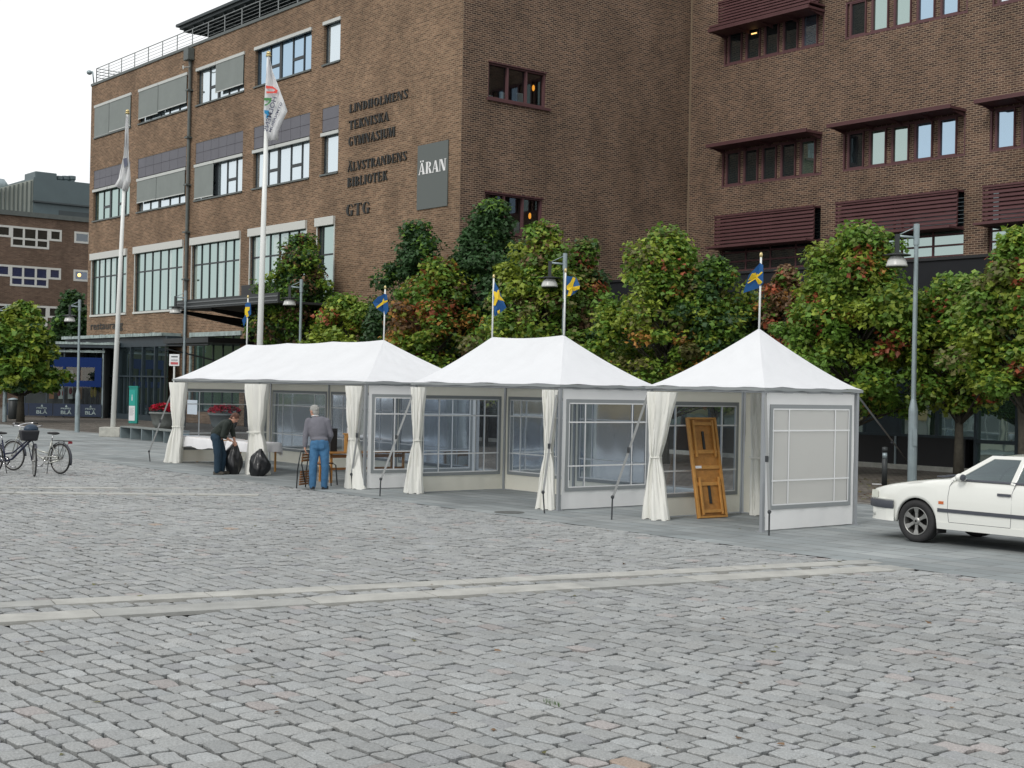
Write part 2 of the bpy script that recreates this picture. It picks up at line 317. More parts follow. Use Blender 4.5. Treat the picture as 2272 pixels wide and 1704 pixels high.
# ------------------------------------------------------------------ ground
OB = G(2272, 1295)
def ab(P): v = Vector(P) - OB; return v.dot(dL), v.dot(dR)
def fab(a, b, z=0.): q = OB + dL * a + dR * b; q.z = z; return q
def slabmat(name, c1, c2, mortar, bw, rh, ms, dark):
    m = brick(name, c1, c2, mortar, bw, rh, dark)
    for n in m.node_tree.nodes:
        if n.type == 'TEX_BRICK': n.inputs['Mortar Size'].default_value = ms; n.inputs['Mortar Smooth'].default_value = .2
        if n.type == 'BUMP': n.inputs['Strength'].default_value = .25
    return m
slab = slabmat('granite_slabs', (.235, .26, .265), (.30, .32, .32), (.11, .11, .11), 1.15, .37, .009, .14)
slab2 = slabmat('pale_slabs', (.36, .365, .345), (.43, .43, .40), (.16, .16, .15), 1.7, 2.0, .012, .12)
brown = slabmat('brown_setts', (.115, .10, .085), (.16, .145, .125), (.05, .045, .04), .2, .12, .012, .3)
mb = MB(); mb.quad((-900, -300, -.06), (900, -300, -.06), (900, 1500, -.06), (-900, 1500, -.06))
tag(mb.build('ground', mat('joint_grit', (.036, .036, .032), .95, var=.3, vscale=30)), kind='structure')
def abquad(name, m, a0, a1, b0, b1, z):
    mb = MB(); q = [(a0, b0), (a1, b0), (a1, b1), (a0, b1)]
    mb.quad(*[fab(a, b, z) for a, b in q][::1], uv=q)
    o = mb.build(name, m); tag(o, kind='structure'); return o
sb = ab(G(172, 957))[1]
abquad('paved_strip', slab, -30, 110, 0, sb, .0)
abquad('pavement', brown, -30, 140, sb, sb + 60, .004)
mb = MB(); mb.box(fab(-30, sb - .09, -.02), dL * 140, dR * .18, (0, 0, .032))
tag(mb.build('kerb_line', mat('kerb_granite', (.16, .155, .145), .8, var=.25)), kind='structure')
strips = []
def strip(p0, p1, w, sub=None):
    A, B = G(*p0), G(*p1); x = (B - A).normalized(); A = A - x * 14; y = Vector((-x.y, x.x, 0)); Ln = (B - A).length + .3
    strips.append((A, x, y, Ln, w)); return A, x, y, Ln
def inside(P):
    for A, x, y, Ln, w in strips:
        v = P - A; 
        if -.02 < v.dot(x) < Ln + .05 and abs(v.dot(y)) < w / 2 + .04: return True
    return False
for p0, p1, w in [((0, 1343), (1901, 1248), .33), ((0, 1373), (1962, 1261), .42), ((0, 1081.5), (440, 1084), .33), ((0, 1093), (540, 1098), .36)]:
    A, x, y, Ln = strip(p0, p1, w)
    mb = MB(); k = 0.; i = 0
    while k < Ln:
        l = min(random.uniform(1.2, 2.1), Ln - k)
        mb.box(A + x * k - y * w / 2 + Vector((0, 0, -.03)), x * (l - .012), y * w, (0, 0, .036 + random.uniform(-.002, .002)), mi=random.choice([0, 0, 1])); k += l
    tag(mb.build('paving_band', [mat('pale_granite', (.37, .37, .345), .75, var=.2, vscale=3, bump=.2, bscale=60), mat('pale_granite_b', (.31, .315, .30), .75, var=.2, vscale=3, bump=.2, bscale=60)]), kind='structure')
def cobbles():
    V = []; Fc = []; Cc = []; n = 0
    ang = [(-1, -.8), (-.88, -1), (0, -1.0), (.88, -1), (1, -.8), (1.0, .1), (1, .82), (.87, 1), (-.1, 1.0), (-.9, 1), (-1, .8), (-1.0, 0)]
    b = .012; 
    while b > -17.5:
        rh = random.uniform(.155, .188); a = -19 + random.random() * .3; b -= rh / 2
        while a < 70:
            ln = random.uniform(.18, .265); a += ln
            wav = .05 * math.sin(a * .55 + b * .3) + .03 * math.sin(a * 1.3 - b * .8)
            P = fab(a - ln / 2, b + wav * min(1, -b * .5) * .8)
            if P.y < 4.6 or abs(P.x) > .50 * P.y + 5.5 or inside(P): continue
            hx, hy = ln / 2 - random.uniform(.005, .014), rh / 2 - random.uniform(.007, .016)
            far = P.y > 24
            rz = random.uniform(-.07, .07); c, s_ = math.cos(rz), math.sin(rz)
            zt = random.uniform(-.007, .005); tx, ty = random.uniform(-.035, .035), random.uniform(-.035, .035)
            pts = ang if not far else ang[::2] + []
            jj = [(random.uniform(.86, 1.07), random.uniform(.84, 1.08)) for _ in pts]
            m = len(pts)
            ring = [(px * hx * j[0], py * hy * j[1]) for (px, py), j in zip(pts, jj)]
            ring = [(u * c - v * s_, u * s_ + v * c) for u, v in ring]
            def W3(u, v, z): q = P + dL * u + dR * v; return (q.x, q.y, z + u * tx + v * ty)
            V.extend(W3(u * .93, v * .93, -.058) for u, v in ring)
            V.extend(W3(u, v, zt - .007) for u, v in ring)
            V.extend(W3(u * .91, v * .89, zt + random.uniform(-.0015, .0015)) for u, v in ring)
            V.append(W3(0, 0, zt + .003))
            f = [(n + k, n + (k + 1) % m, n + m + (k + 1) % m, n + m + k) for k in range(m)]
            f += [(n + m + k, n + m + (k + 1) % m, n + 2 * m + (k + 1) % m, n + 2 * m + k) for k in range(m)]
            f += [(n + 2 * m + k, n + 2 * m + (k + 1) % m, n + 3 * m) for k in range(m)]
            Fc += f
            nn_ = noise.noise(P * .16) * .10 + noise.noise(P * .55) * .09; g = random.gauss(.285, .022) * (1 + nn_); t = random.random(); w = random.gauss(0, .006)
            col = (g * (.965 + w), g * 1.0, g * (.995 - w))
            if t < .03: col = (g * 1.05, g * .985, g * .96)
            elif t < .10: col = (g * .90, g * .93, g * .95)
            elif t > .9985: col = (g * 1.12, g * .9, g * .74)
            Cc += [(*col, 1)] * (3 * m + 1); n += 3 * m + 1
        b -= rh / 2
    me = bpy.data.meshes.new('cobblestone_plaza'); me.from_pydata(V, [], Fc); me.materials.append(M['cob'])
    at = me.color_attributes.new('Col', 'FLOAT_COLOR', 'POINT'); at.data.foreach_set('color', np.array(Cc, dtype=np.float32).ravel())
    o = bpy.data.objects.new('cobblestone_plaza', me); COL.objects.link(o); tag(o, kind='structure')
cobbles()
# ------------------------------------------------------------------ walls with openings
def wall(fr, a0, a1, z0, z1, holes, parent, m, rev=.26, name='wall', o=0., soff=0.):
    xs = sorted({a0, a1, *[h[0] for h in holes], *[h[1] for h in holes]}); zs = sorted({z0, z1, *[h[2] for h in holes], *[h[3] for h in holes]})
    mb = MB()
    for i in range(len(xs) - 1):
        for j in range(len(zs) - 1):
            cx, cz = (xs[i] + xs[i + 1]) / 2, (zs[j] + zs[j + 1]) / 2
            if any(h[0] < cx < h[1] and h[2] < cz < h[3] for h in holes): continue
            q = [(xs[i], zs[j]), (xs[i + 1], zs[j]), (xs[i + 1], zs[j + 1]), (xs[i], zs[j + 1])]
            mb.quad(*[fr.p(a, z, o) for a, z in q], uv=[(a + soff, z) for a, z in q])
    for h in holes:
        for (p, q) in [((h[0], h[2]), (h[1], h[2])), ((h[1], h[2]), (h[1], h[3])), ((h[1], h[3]), (h[0], h[3])), ((h[0], h[3]), (h[0], h[2]))]:
            vert = p[0] == q[0]
            mb.quad(fr.p(*p, o), fr.p(*q, o), fr.p(*q, o - rev), fr.p(*p, o - rev), uv=([(0, p[1]), (0, q[1]), (rev, q[1]), (rev, p[1])] if vert else [(p[0], 0), (q[0], 0), (q[0], rev), (p[0], rev)]))
    return mb.build(name, m, parent)
def window(parent, fr, a0, a1, z0, z1, cols, rows=(0, 1), split=(), sz=.42, fw=.07, dep=.14, mf=None, mg=None, curt=None, name='window', big=None, wth=.05):
    """cols: mullion positions 0..1 incl. ends; split: column indices with a transom at sz"""
    mf = mf or M['dkframe']; mg = mg or M['pglass']; f = MB(); d0, d1 = -dep - .05, -dep
    for k, c in enumerate(cols):
        w = fw if (big is None or k not in big) else fw * 1.9
        x = a0 + (a1 - a0) * c; l = min(max(x - w / 2, a0), a1 - w); f.fbox(fr, l, l + w, z0, z1, d0, d1)
    for r in rows:
        z = z0 + (z1 - z0) * r; b = min(max(z - fw / 2, z0), z1 - fw); f.fbox(fr, a0 + .004, a1 - .004, b, b + fw, d0 + .003, d1 - .003)
    for k in split:
        x0, x1 = a0 + (a1 - a0) * cols[k], a0 + (a1 - a0) * cols[k + 1]; z = z0 + (z1 - z0) * sz
        f.fbox(fr, x0, x1, z - .07, z + .07, d0 + .006, d1 - .006); f.fbox(fr, x0, x1, z0, z - .07 + .12 - .12, d0 + .01, d0 + .012) if 0 else None
    fo = f.build(name, mf, parent)
    g = MB(); g.quad(fr.p(a0, z0, d0 + .01), fr.p(a1, z0, d0 + .01), fr.p(a1, z1, d0 + .01), fr.p(a0, z1, d0 + .01)); g.build('pane', mg, fo)
    return fo
# ------------------------------------------------------------------ the school building
school = thing('brick_building', PM, 'large brown brick school with black lettering, dark metal windows and a stepped right wing', 'building')
bays = [(.6, 5.8), (6.85, 12.9), (14.0, 19.17), (20.27, 25.57), (26.65, 28.06)]
bays3 = [(.6, 5.6), (6.75, 12.8), (13.85, 19.1), (20.15, 25.45), (26.45, 27.87)]
H1 = 19.85
holes = [(a, b, 16.65, 18.62) for a, b in bays] + [(a, b, 11.65, 14.68) for a, b in bays] + [(a, b, 6.0, 9.68) for a, b in bays3] + [(14.0, 19.3, .6, 4.55)]
wall(F1, 0, 37.19, 0, H1, holes, school, M['brick'])
wall(Frame(PLp, dR, dL), 0, 16, 0, H1, [], school, M['brick'], name='wall')
w2h = [(1.31, 4.36, 13.8, 15.24), (1.25, 4.3, 8.45, 10.0)]
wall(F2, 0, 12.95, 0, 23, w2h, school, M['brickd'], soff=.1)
mb = MB(); mb.quad(F1.p(37.19, H1, 0), F1.p(37.19, 23, 0), F1.p(37.19, 23, 0) + dR * .001, F1.p(37.19, H1, 0) + dR * .001)
r3b = [(2.05, 7.57), (8.63, 14.28), (15.3, 20.9), (21.9, 27.4)]
w3h = []
for a, b in r3b: w3h += [(a, b, 16.58, 18.1), (a, b, 11.2, 12.8), (a, b, 7.45, 9.9)]
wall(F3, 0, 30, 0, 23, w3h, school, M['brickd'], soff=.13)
# facade 1 upper part near the corner rises with the wing
wall(F1, 27.9, 37.19, H1, 23, [], school, M['brick'], name='wall')
mb = MB(); mb.fbox(F1, 0, 27.9, H1, H1 + .14, -.5, .06); mb.build('parapet_coping', M['coping'], school)
mb = MB(); mb.quad(F1.p(0, H1 - .05, -.5), F1.p(27.9, H1 - .05, -.5), F1.p(27.9, H1 - .05, -16), F1.p(0, H1 - .05, -16)); mb.build('roof', M['coping'], school)
# railing
mb = MB(); zr = H1 + .14
for s_ in [.33 + 1.82 * i for i in range(15)]: mb.tube([F1.p(s_, zr, -.15), F1.p(s_, zr + .92, -.15)], .028, 6)
for k in range(5): mb.tube([F1.p(.33, zr + .2 + .18 * k, -.15), F1.p(26, zr + .2 + .18 * k, -.15)], .027 if k == 4 else .012, 5)
for o_ in [0, -2, -4, -6]: mb.tube([F1.p(.33, zr, -.15 + o_), F1.p(.33, zr + .92, -.15 + o_)], .028, 6)
for k in (1, 2, 3, 4): mb.tube([F1.p(.33, zr + .2 + .18 * k, -.15), F1.p(.33, zr + .2 + .18 * k, -8)], .025, 5)
mb.build('railing', M['rail'], school)
mb = MB(); mb.tube([F1.p(.1, zr, -.1), F1.p(.1, zr + .75, .0), F1.p(-.15, zr + .8, .1)], .04, 6); mb.ell(F1.p(-.15, zr + .72, .1), .17, .17, .14); mb.build('roof_floodlight', M['galv'], school, True)
# rooftop pavilion with flying roof
mb = MB(); o0, o1 = -2., -9
mb.fbox(F1, 7.1, 26, 22.45, 22.6, o1, o0); mb.fbox(F1, 7.3, 26, 22.3, 22.45, o1, o0 - .15)
for k in range(16): mb.fbox(F1, 7.5 + k * 1.2, 7.62 + k * 1.2, 22.14, 22.3, o1, o0 - .3)
mb.fbox(F1, 12.9, 26, 23.4, 23.55, -9, -2.); mb.build('pavilion_roof', M['dkroof'], school)
mb = MB(); mb.fbox(F1, 11.5, 26, H1, 22.14, -9, -4.2); mb.build('pavilion_wall', M['tealsteel'], school)
for k in range(4): window(school, Frame(F1.p(0, 0, -4.0), F1.x, F1.n), 16.2 + k * 2.3, 18.3 + k * 2.3, H1 + .3, 21.9, (0, .5, 1), dep=.1, mg=M['dglass'] if k % 2 else M['pglass'], name='pavilion_window')
# windows row 1 and 2
pat = (0, .235, .41, .43, .64, .83, 1)
def blinds(a0, a1, zt, halves, drop):
    am = a0 + (a1 - a0) * .42; seg = [(a0, am), (am, a1)]
    for i, (x0, x1) in enumerate(seg):
        mb = MB(); mb.fbox(F1, x0 - (.04 if i == 0 else -.02), x1 + (.04 if i else -.02), zt - .13, zt + .02, -.06, .07); mb.build('blind_box', M['cass'], school)
        d = drop[i]
        if d > 0:
            mb = MB(); n = 6
            mb.fbox(F1, x0 + .02, x1 - .03, zt - .13 - d, zt - .13, .035, .045); bl = mb.build('roller_blind', M['blind'], school)
            mb = MB(); mb.fbox(F1, x0 + .02, x1 - .03, zt - .13 - d - .05, zt - .13 - d, .02, .06); mb.build('bottom_rail', M['cass'], bl)
drops1 = [(1.76, 1.70), (1.5, 1.42), (0, 1.42), (0, 0)]
drops2 = [(0, 0), (1.18, 1.2), (1.62, 0), (0, 0)]
for i, (a, b) in enumerate(bays):
    if i < 4:
        window(school, F1, a, b, 16.65, 18.62, pat if i > 1 else (0, .2, .42, .6, .8, 1), split=(1, 4) if i > 1 else (0, 2), sz=.4, mg=M['bglass'] if i == 3 else M['pglass'], big=(3,) if i > 1 else None)
        window(school, F1, a, b, 11.65, 13.55, pat, split=(1, 4), sz=.4, mg=M['pglass'] if i != 0 else M['gglass'], big=(3,))
        blinds(a, b, 18.58, 2, drops1[i]); blinds(a, b, 13.52, 2, drops2[i])
    else:
        for z0, z1 in ((16.65, 18.62), (11.65, 13.55)):
            window(school, F1, a, b, z0, z1, (0, 1), mg=M['pglass'], fw=.1)
            mb = MB(); mb.fbox(F1, a - .04, b + .04, z1 - .15, z1, -.06, .06); mb.build('blind_box', M['cass'], school)
    nc = 6 if i < 4 else 1; mb = MB(); mb.fbox(F1, a, b, 13.6, 14.68, -.22, -.03, 1)
    for c in range(nc):
        for r in range(2):
            w = (b - a) / nc; mb.fbox(F1, a + c * w + .012, a + (c + 1) * w - .012, 13.6 + r * .54 + .012, 13.6 + (r + 1) * .54 - .012, -.03, -.018)
    mb.build('spandrel_panel', [M['violet'], M['violet2']], school)
    for z0 in (16.65, 11.65): mb = MB(); mb.fbox(F1, a - .05, b + .05, z0 - .06, z0 + .02, -.2, .07); mb.build('window_sill', M['coping'], school)
for i, (a, b) in enumerate(bays3):
    if i < 4: window(school, F1, a, b, 6.0, 9.68, [k / 6 for k in range(7)], (0, .62, 1), mg=M['gglass'], fw=.075, dep=.1)
    else: window(school, F1, a, b, 6.0, 9.68, (0, .2, 1), (0, .55, 1), mg=M['gglass'], dep=.1)
    mb = MB(); mb.fbox(F1, a - .12, b + .06, 9.32, 9.7, -.06, .12); mb.build('blind_box', M['white'], school)
    mb = MB(); mb.fbox(F1, a - .08, b + .08, 5.92, 6.03, -.2, .08); mb.build('window_sill', M['white'], school)
    # half-drawn curtains standing behind the glass
    mb = MB()
    for s_ in ((a - .07, a - .0), (b, b + .07)): mb.fbox(F1, s_[0], s_[1], 6.03, 9.32, -.05, .03)
    mb.build('side_rail', M['white'], school)
    if i < 4:
        w = (b - a) / 6
        for c in range(6):
            if random.random() < .5:
                x = a + w * c + random.uniform(.04, .3); z = 6.1 if random.random() < .6 else 8.35; x2 = min(x + random.uniform(.2, .6), a + w * (c + 1) - .05); mb = MB(); mb.quad(F1.p(x, z, -.139), F1.p(x2, z, -.139), F1.p(x2, 9.3, -.139), F1.p(x, 9.3, -.139)); mb.build('net_curtain', M['netc'], school)
# ground floor window right of the pavilion, with pale frame
window(school, F1, 14.0, 19.3, .6, 4.55, [k / 5 for k in range(6)], (0, .45, 1), mg=M['gglass'], mf=M['dkframe'])
mb = MB(); mb.fbox(F1, 13.9, 19.5, 4.5, 4.72, -.05, .1); mb.fbox(F1, 13.86, 14.0, .6, 4.5, -.05, .06); mb.build('window_frame', M['awn'], school)
# downpipe with hopper, floodlight arm
mb = MB(); mb.tube([F1.p(13.42, 19.2, .12), F1.p(13.42, 4.8, .12)], .085, 10); mb.tube([F1.p(13.42, 4.9, .14), F1.p(13.42, 0, .14)], .1, 8)
for z in (17.5, 15, 12.5, 10, 7.5): mb.fbox(F1, 13.25, 13.59, z, z + .08, 0, .3)
mb.build('downpipe', M['coping'], school)
mb = MB(); mb.fbox(F1, 13.15, 13.7, 19.1, 19.75, .02, .4); mb.fbox(F1, 13.33, 13.5, 18.95, 19.1, .06, .2); mb.build('rain_hopper', M['coping'], school, bevel=.03)
mb = MB(); mb.tube([F1.p(13.5, 18.75, .2), F1.p(13.75, 18.6, .7), F1.p(14.0, 18.62, .8), F1.p(14.02, 18.45, .8)], .035, 6); mb.build('bracket', M['cass'], school)
# wing windows
for (a, b, z0, z1) in w2h:
    f = MB(); f.fbox(F2, a, b, z1 - .06, z1, -.2, -.06); f.fbox(F2, a, b, z0, z0 + .09, -.2, -.06)
    for x in (a, a + (b - a) * .345 - .04, a + (b - a) * .67 - .04, b - .08): f.fbox(F2, x, x + .08, z0, z1, -.21, -.05)
    fo = f.build('window', M['purple2'], school); g = MB(); g.quad(F2.p(a, z0, -.17), F2.p(b, z0, -.17), F2.p(b, z1, -.17), F2.p(a, z1, -.17)); g.build('pane', M['sglass'], fo)
    mb = MB(); mb.fbox(F2, a - .06, b + .22, z0 - .1, z0 + .02, -.2, .09); mb.build('window_sill', M['purple'], school)
    mb = MB(); mb.fbox(F2, a - .02, b + .02, z1, z1 + .05, -.2, .03); mb.build('lintel_strip', M['purple'], school)
    mb = MB(); P_ = [F2.p(a - .3, z0 - .4, -.27), F2.p(b + .3, z0 - .4, -.27), F2.p(b + .3, z1 + .4, -.27), F2.p(a - .3, z1 + .4, -.27)]; Q_ = [p - F2.n * 2.6 for p in P_]
    mb.quad(*Q_); [mb.quad(P_[i], P_[(i + 1) % 4], Q_[(i + 1) % 4], Q_[i]) for i in range(4)]; mb.build('room_interior', M['intr'], school)
    mb = MB(); mb.fbox(F2, a + 1.3, a + 1.65, z0 - .1, z0 + .55, -.9, -.8); mb.fbox(F2, a + 2.05, a + 2.45, z0, z0 + .6, -.7, -.6); mb.fbox(F2, a + .5, a + .8, z0, z0 + .3, -.8, -.7); mb.build('room_furniture', M['paper'], school)
    mb = MB(); mb.ell(F2.p(b - .3, z0 + .88, -.45), .06, .06, .13, 12, 8); mb.build('room_lamp', M['glow'], school)
# right facade bays
def bay3(a, b, z0, z1, mats):
    n = 5; w = (b - a) / n; brk = MB()
    q = [(a, z0), (b, z0), (b, z1), (a, z1)]; brk.quad(*[F3.p(x, z, -.13) for x, z in q], uv=q); brk.build('recess_wall', M['brickd'], school)
    f = MB(); f.fbox(F3, a, b, z0 - .0, z0 + .09, -.13, -.02); f.fbox(F3, a, b, z1 - .07, z1, -.128, -.02); f.fbox(F3, a, a + .07, z0, z1, -.126, -.015); f.fbox(F3, b - .07, b, z0, z1, -.126, -.015); f.build('bay_frame', M['purple2'], school)
    for k in range(n):
        x0 = a + .28 + k * (b - a - .34) / n; x1 = x0 + .66
        f = MB()
        for (u, v) in ((x0 - .09, x0), (x1, x1 + .04)): f.fbox(F3, u, v, z0 + .09, z1 - .07, -.13, -.03)
        f.fbox(F3, x0, x1, z0 + .09, z0 + .14, -.13, -.04); f.fbox(F3, x0, x1, z1 - .12, z1 - .07, -.13, -.04)
        fo = f.build('window', M['purple2'], school)
        g = MB(); zb = z0 + .14; tilt = random.uniform(-.01, .01); g.quad(F3.p(x0, zb, -.11), F3.p(x1, zb, -.11 + tilt), F3.p(x1, z1 - .12, -.11 + tilt), F3.p(x0, z1 - .12, -.11)); g.build('pane', mats[k], fo)
def canopy3(a, b, zt, p=1.05, th=.1):
    mb = MB(); A = [F3.p(a - .02, zt, 0), F3.p(b + .02, zt, 0), F3.p(b + .02, zt, p), F3.p(a - .02, zt, p)]
    mb.prism(A, (0, 0, -th)); mb.fbox(F3, a - .02, b + .02, zt - .02, zt + .05, p - .06, p + .004)
    for k in range(5): x = a + .1 + k * (b - a - .2) / 4; mb.prism([F3.p(x, zt - th, 0), F3.p(x, zt - th, p - .08), F3.p(x, zt - .26, 0)], F3.x * .03)
    mb.build('sun_canopy', M['purple'], school)
def louvre3(a, b, zt, zb, p=.85, n=9):
    mb = MB()
    for k in range(n):
        t = k / (n - 1); z = zt + (zb - zt) * t; o = .38
        mb.prism([F3.p(a, z + .05, o), F3.p(a, z - .045, o + .07), F3.p(a, z - .085, o + .07), F3.p(a, z - .03, o)], F3.x * (b - a))
    for x in (a, (a + b) / 2, b - .05): mb.prism([F3.p(x, zt + .05, .34), F3.p(x, zt + .05, .40), F3.p(x, zb, .40), F3.p(x, zb, .34)], F3.x * .04)
    mb.fbox(F3, a, b, zt, zt + .07, .0, .47)
    mb.fbox(F3, a - .05, b + .03, zb - .16, zb - .08, 0, p + .1)
    mb.build('louvre_screen', M['purple'], school)
dg, bg_, pg, gg = M['dglass'], M['bglass'], M['pglass'], M['gglass']
bay3(*r3b[0], 11.2, 12.8, [dg, dg, dg, dg, gg]); bay3(*r3b[1], 11.2, 12.8, [dg, gg, gg, bg_, bg_]); bay3(*r3b[2], 11.2, 12.8, [bg_, gg, bg_, bg_, gg]); bay3(*r3b[3], 11.2, 12.8, [gg] * 5)
bay3(*r3b[0], 16.58, 18.1, [dg, dg, dg, dg, bg_]); bay3(*r3b[1], 16.58, 18.1, [dg, gg, gg, bg_, bg_]); bay3(*r3b[2], 16.58, 18.1, [pg] * 5); bay3(*r3b[3], 16.58, 18.1, [gg] * 5)
for a, b in r3b:
    canopy3(a, b, 12.95)
    for fr_ in [F3]:
        window(school, F3, a, b, 7.45, 8.5, (0, .25, .5, .75, 1), (0, .42, .8, 1), mf=M['purple2'], mg=gg if a > 8 else dg, dep=.12); window(school, F3, a, b, 8.5, 9.9, (0, .5, 1), (0, 1), mf=M['purple2'], mg=dg, dep=.12)
    louvre3(a + .02, b - .02, 9.83, 8.58)
canopy3(*r3b[0], 18.02); louvre3(r3b[0][0], r3b[0][1], 19.3, 18.3)
mb = MB(); P0 = F3.p(3.55, 17.75, -.09); mb.box(P0, F3.x * .3, F3.n * .01, (0, 0, .05)); mb.build('ceiling_light', M['glow2'], school)
# sandstone movement joint in the inner corner
mb = MB(); mb.fbox(F3, .02, .1, 7, 23, .0, .03); mb.build('corner_joint', mat('mortar_joint', (.2, .15, .1), .9), school)
# ------------------------------------------------------------------ stencil letters
def glyph(ch):
    T, t = .2, .06; P = []
    def R(x0, y0, x1, y1): P.append([(x0, y0), (x1, y0), (x1, y1), (x0, y1)])
    def stem(x, w=T): R(x, 0, x + w, 1); R(x - .05, 0, x + w + .05, .045); R(x - .05, .955, x + w + .05, 1)
    def dg_(x0, x1, w): P.append([(x0, 1), (x0 + w, 1), (x1 + w, 0), (x1, 0)])
    def arc(cx, cy, rx, ry, a0, a1, tx=T, ty=t, n=7):
        for i in range(n):
            q0 = math.radians(a0 + (a1 - a0) * i / n); q1 = math.radians(a0 + (a1 - a0) * (i + 1) / n)
            P.append([(cx + rx * math.cos(q0), cy + ry * math.sin(q0)), (cx + rx * math.cos(q1), cy + ry * math.sin(q1)), (cx + (rx - tx) * math.cos(q1), cy + (ry - ty) * math.sin(q1)), (cx + (rx - tx) * math.cos(q0), cy + (ry - ty) * math.sin(q0))])
    w = .64
    if ch == 'I': stem(.07); w = .34
    elif ch == 'L': stem(.07); R(.32, 0, .58, .06); P.append([(.58, 0), (.58, .28), (.52, .06)]); w = .6
    elif ch == 'N': stem(.05, .06); dg_(.1, .46, .2); R(.6, 0, .66, 1); R(.52, .955, .74, 1); w = .76
    elif ch == 'M': stem(.05, .06); dg_(.1, .3, .18); P.append([(.6, 1), (.66, 1), (.46, .05), (.38, .05)]); stem(.68); w = .95
    elif ch == 'D': stem(.07); arc(.3, .5, .34, .5, -84, 84); w = .68
    elif ch == 'H': stem(.07); R(.31, .47, .43, .53); stem(.47); w = .75
    elif ch == 'O': arc(.36, .5, .33, .5, 97, 263); arc(.4, .5, .33, .5, -83, 83); w = .76
    elif ch in 'EB':
        stem(.07)
        if ch == 'E': R(.32, 0, .58, .055); R(.32, .47, .48, .53); R(.32, .945, .56, 1); P.append([(.58, 0), (.58, .26), (.52, .055)]); P.append([(.56, 1), (.5, .945), (.56, .76)]); R(.46, .38, .5, .62); w = .63
        else: arc(.32, .26, .3, .27, -86, 86, .18); arc(.32, .76, .26, .25, -86, 86, .17); w = .66
    elif ch == 'T': stem(.22); R(.0, .945, .62, 1); P.append([(0, 1), (.06, .945), (.0, .72)]); P.append([(.62, 1), (.62, .72), (.56, .945)]); w = .64
    elif ch == 'K': stem(.07); P.append([(.3, .45), (.52, 1), (.6, 1), (.36, .45)]); P.append([(.33, .6), (.45, .66), (.68, 0), (.46, 0)]); R(.44, .955, .66, 1); w = .7
    elif ch in 'AÄ':
        P.append([(.02, 0), (.09, 0), (.32, .9), (.27, 1)]); P.append([(.28, 1), (.4, 1), (.66, 0), (.44, 0)]); R(.17, .27, .42, .33); R(-.03, 0, .15, .045); R(.4, 0, .7, .045); w = .68
        if ch == 'Ä': R(.14, 1.06, .27, 1.2); R(.4, 1.06, .53, 1.2)
    elif ch == 'S': arc(.32, .74, .29, .26, 40, 190, .17); arc(.3, .26, .29, .26, -140, 10, .17); P.append([(.04, .74), (.22, .8), (.59, .26), (.42, .2)]); P.append([(.55, 1), (.58, 1), (.58, .7), (.5, .84)]); P.append([(.04, 0), (.04, .3), (.12, .16)]); w = .62
    elif ch == 'G': arc(.36, .5, .33, .5, 97, 263); arc(.38, .5, .3, .5, 30, 84, .1); arc(.38, .5, .3, .5, -84, -40, .1); R(.44, .05, .62, .45); R(.38, .42, .68, .47); w = .72
    elif ch == 'Y': dg_(0, .24, .2); P.append([(.52, 1), (.58, 1), (.42, .45), (.36, .45)]); R(.24, 0, .44, .48); R(-.03, .955, .25, 1); R(.45, .955, .64, 1); w = .64
    elif ch == 'U': R(.07, .25, .27, 1); R(.02, .955, .32, 1); R(.54, .25, .6, 1); R(.47, .955, .67, 1); arc(.335, .27, .265, .27, 180, 360, .16); w = .7
    elif ch == 'V': dg_(0, .25, .2); P.append([(.55, 1), (.61, 1), (.44, 0), (.38, 0)]); R(-.03, .955, .25, 1); R(.48, .955, .67, 1); w = .66
    elif ch == 'R': stem(.07); arc(.32, .75, .28, .25, -86, 86, .17); P.append([(.34, .48), (.46, .48), (.68, 0), (.46, 0)]); w = .7
    return P, w
def word(txt, fr, a0, a1, z, h, o, m, name, parent=None, th=.04, gap=.06):
    W_ = sum(glyph(c)[1] + gap for c in txt) - gap; sx = (a1 - a0) / W_; mb = MB(); x = 0
    for c in txt:
        P, w = glyph(c)
        for k, poly in enumerate(P): mb.prism([fr.p(a0 + (x + u) * sx, z + v * h, o + (k % 5) * .0006) for u, v in poly], fr.n * th)
        x += w + gap
    return mb.build(name, m, parent)
for txt, a0, a1, z, h in [('LINDHOLMENS', 28.98, 33.5, 14.16, .36), ('TEKNISKA', 28.98, 32.1, 13.41, .38), ('GYMNASIUM', 28.95, 32.6, 12.68, .4), ('ÄLVSTRANDENS', 28.95, 33.5, 11.56, .38), ('BIBLIOTEK', 28.92, 32.08, 10.88, .4), ('GTG', 28.87, 30.8, 9.58, .52)]:
    o = word(txt, F1, a0, a1, z, h, .01, M['letter'], 'wall_lettering')
    tag(o, 'black stencil letters %s mounted on the brick facade' % txt, 'lettering', 'black stencil words on the brick facade')
sg = thing('wall_sign', F1.p(35.3, 9.4, .02), 'tall grey wall sign with white letters ÄRAN near the building corner', 'sign')
mb = MB(); mb.fbox(F1, 34.3, 36.4, 9.39, 12.04, .01, .05); mb.build('panel', M['signgrey'], sg)
word('ÄRAN', F1, 34.42, 36.32, 10.82, .48, .052, M['lwhite'], 'lettering', sg, .012)
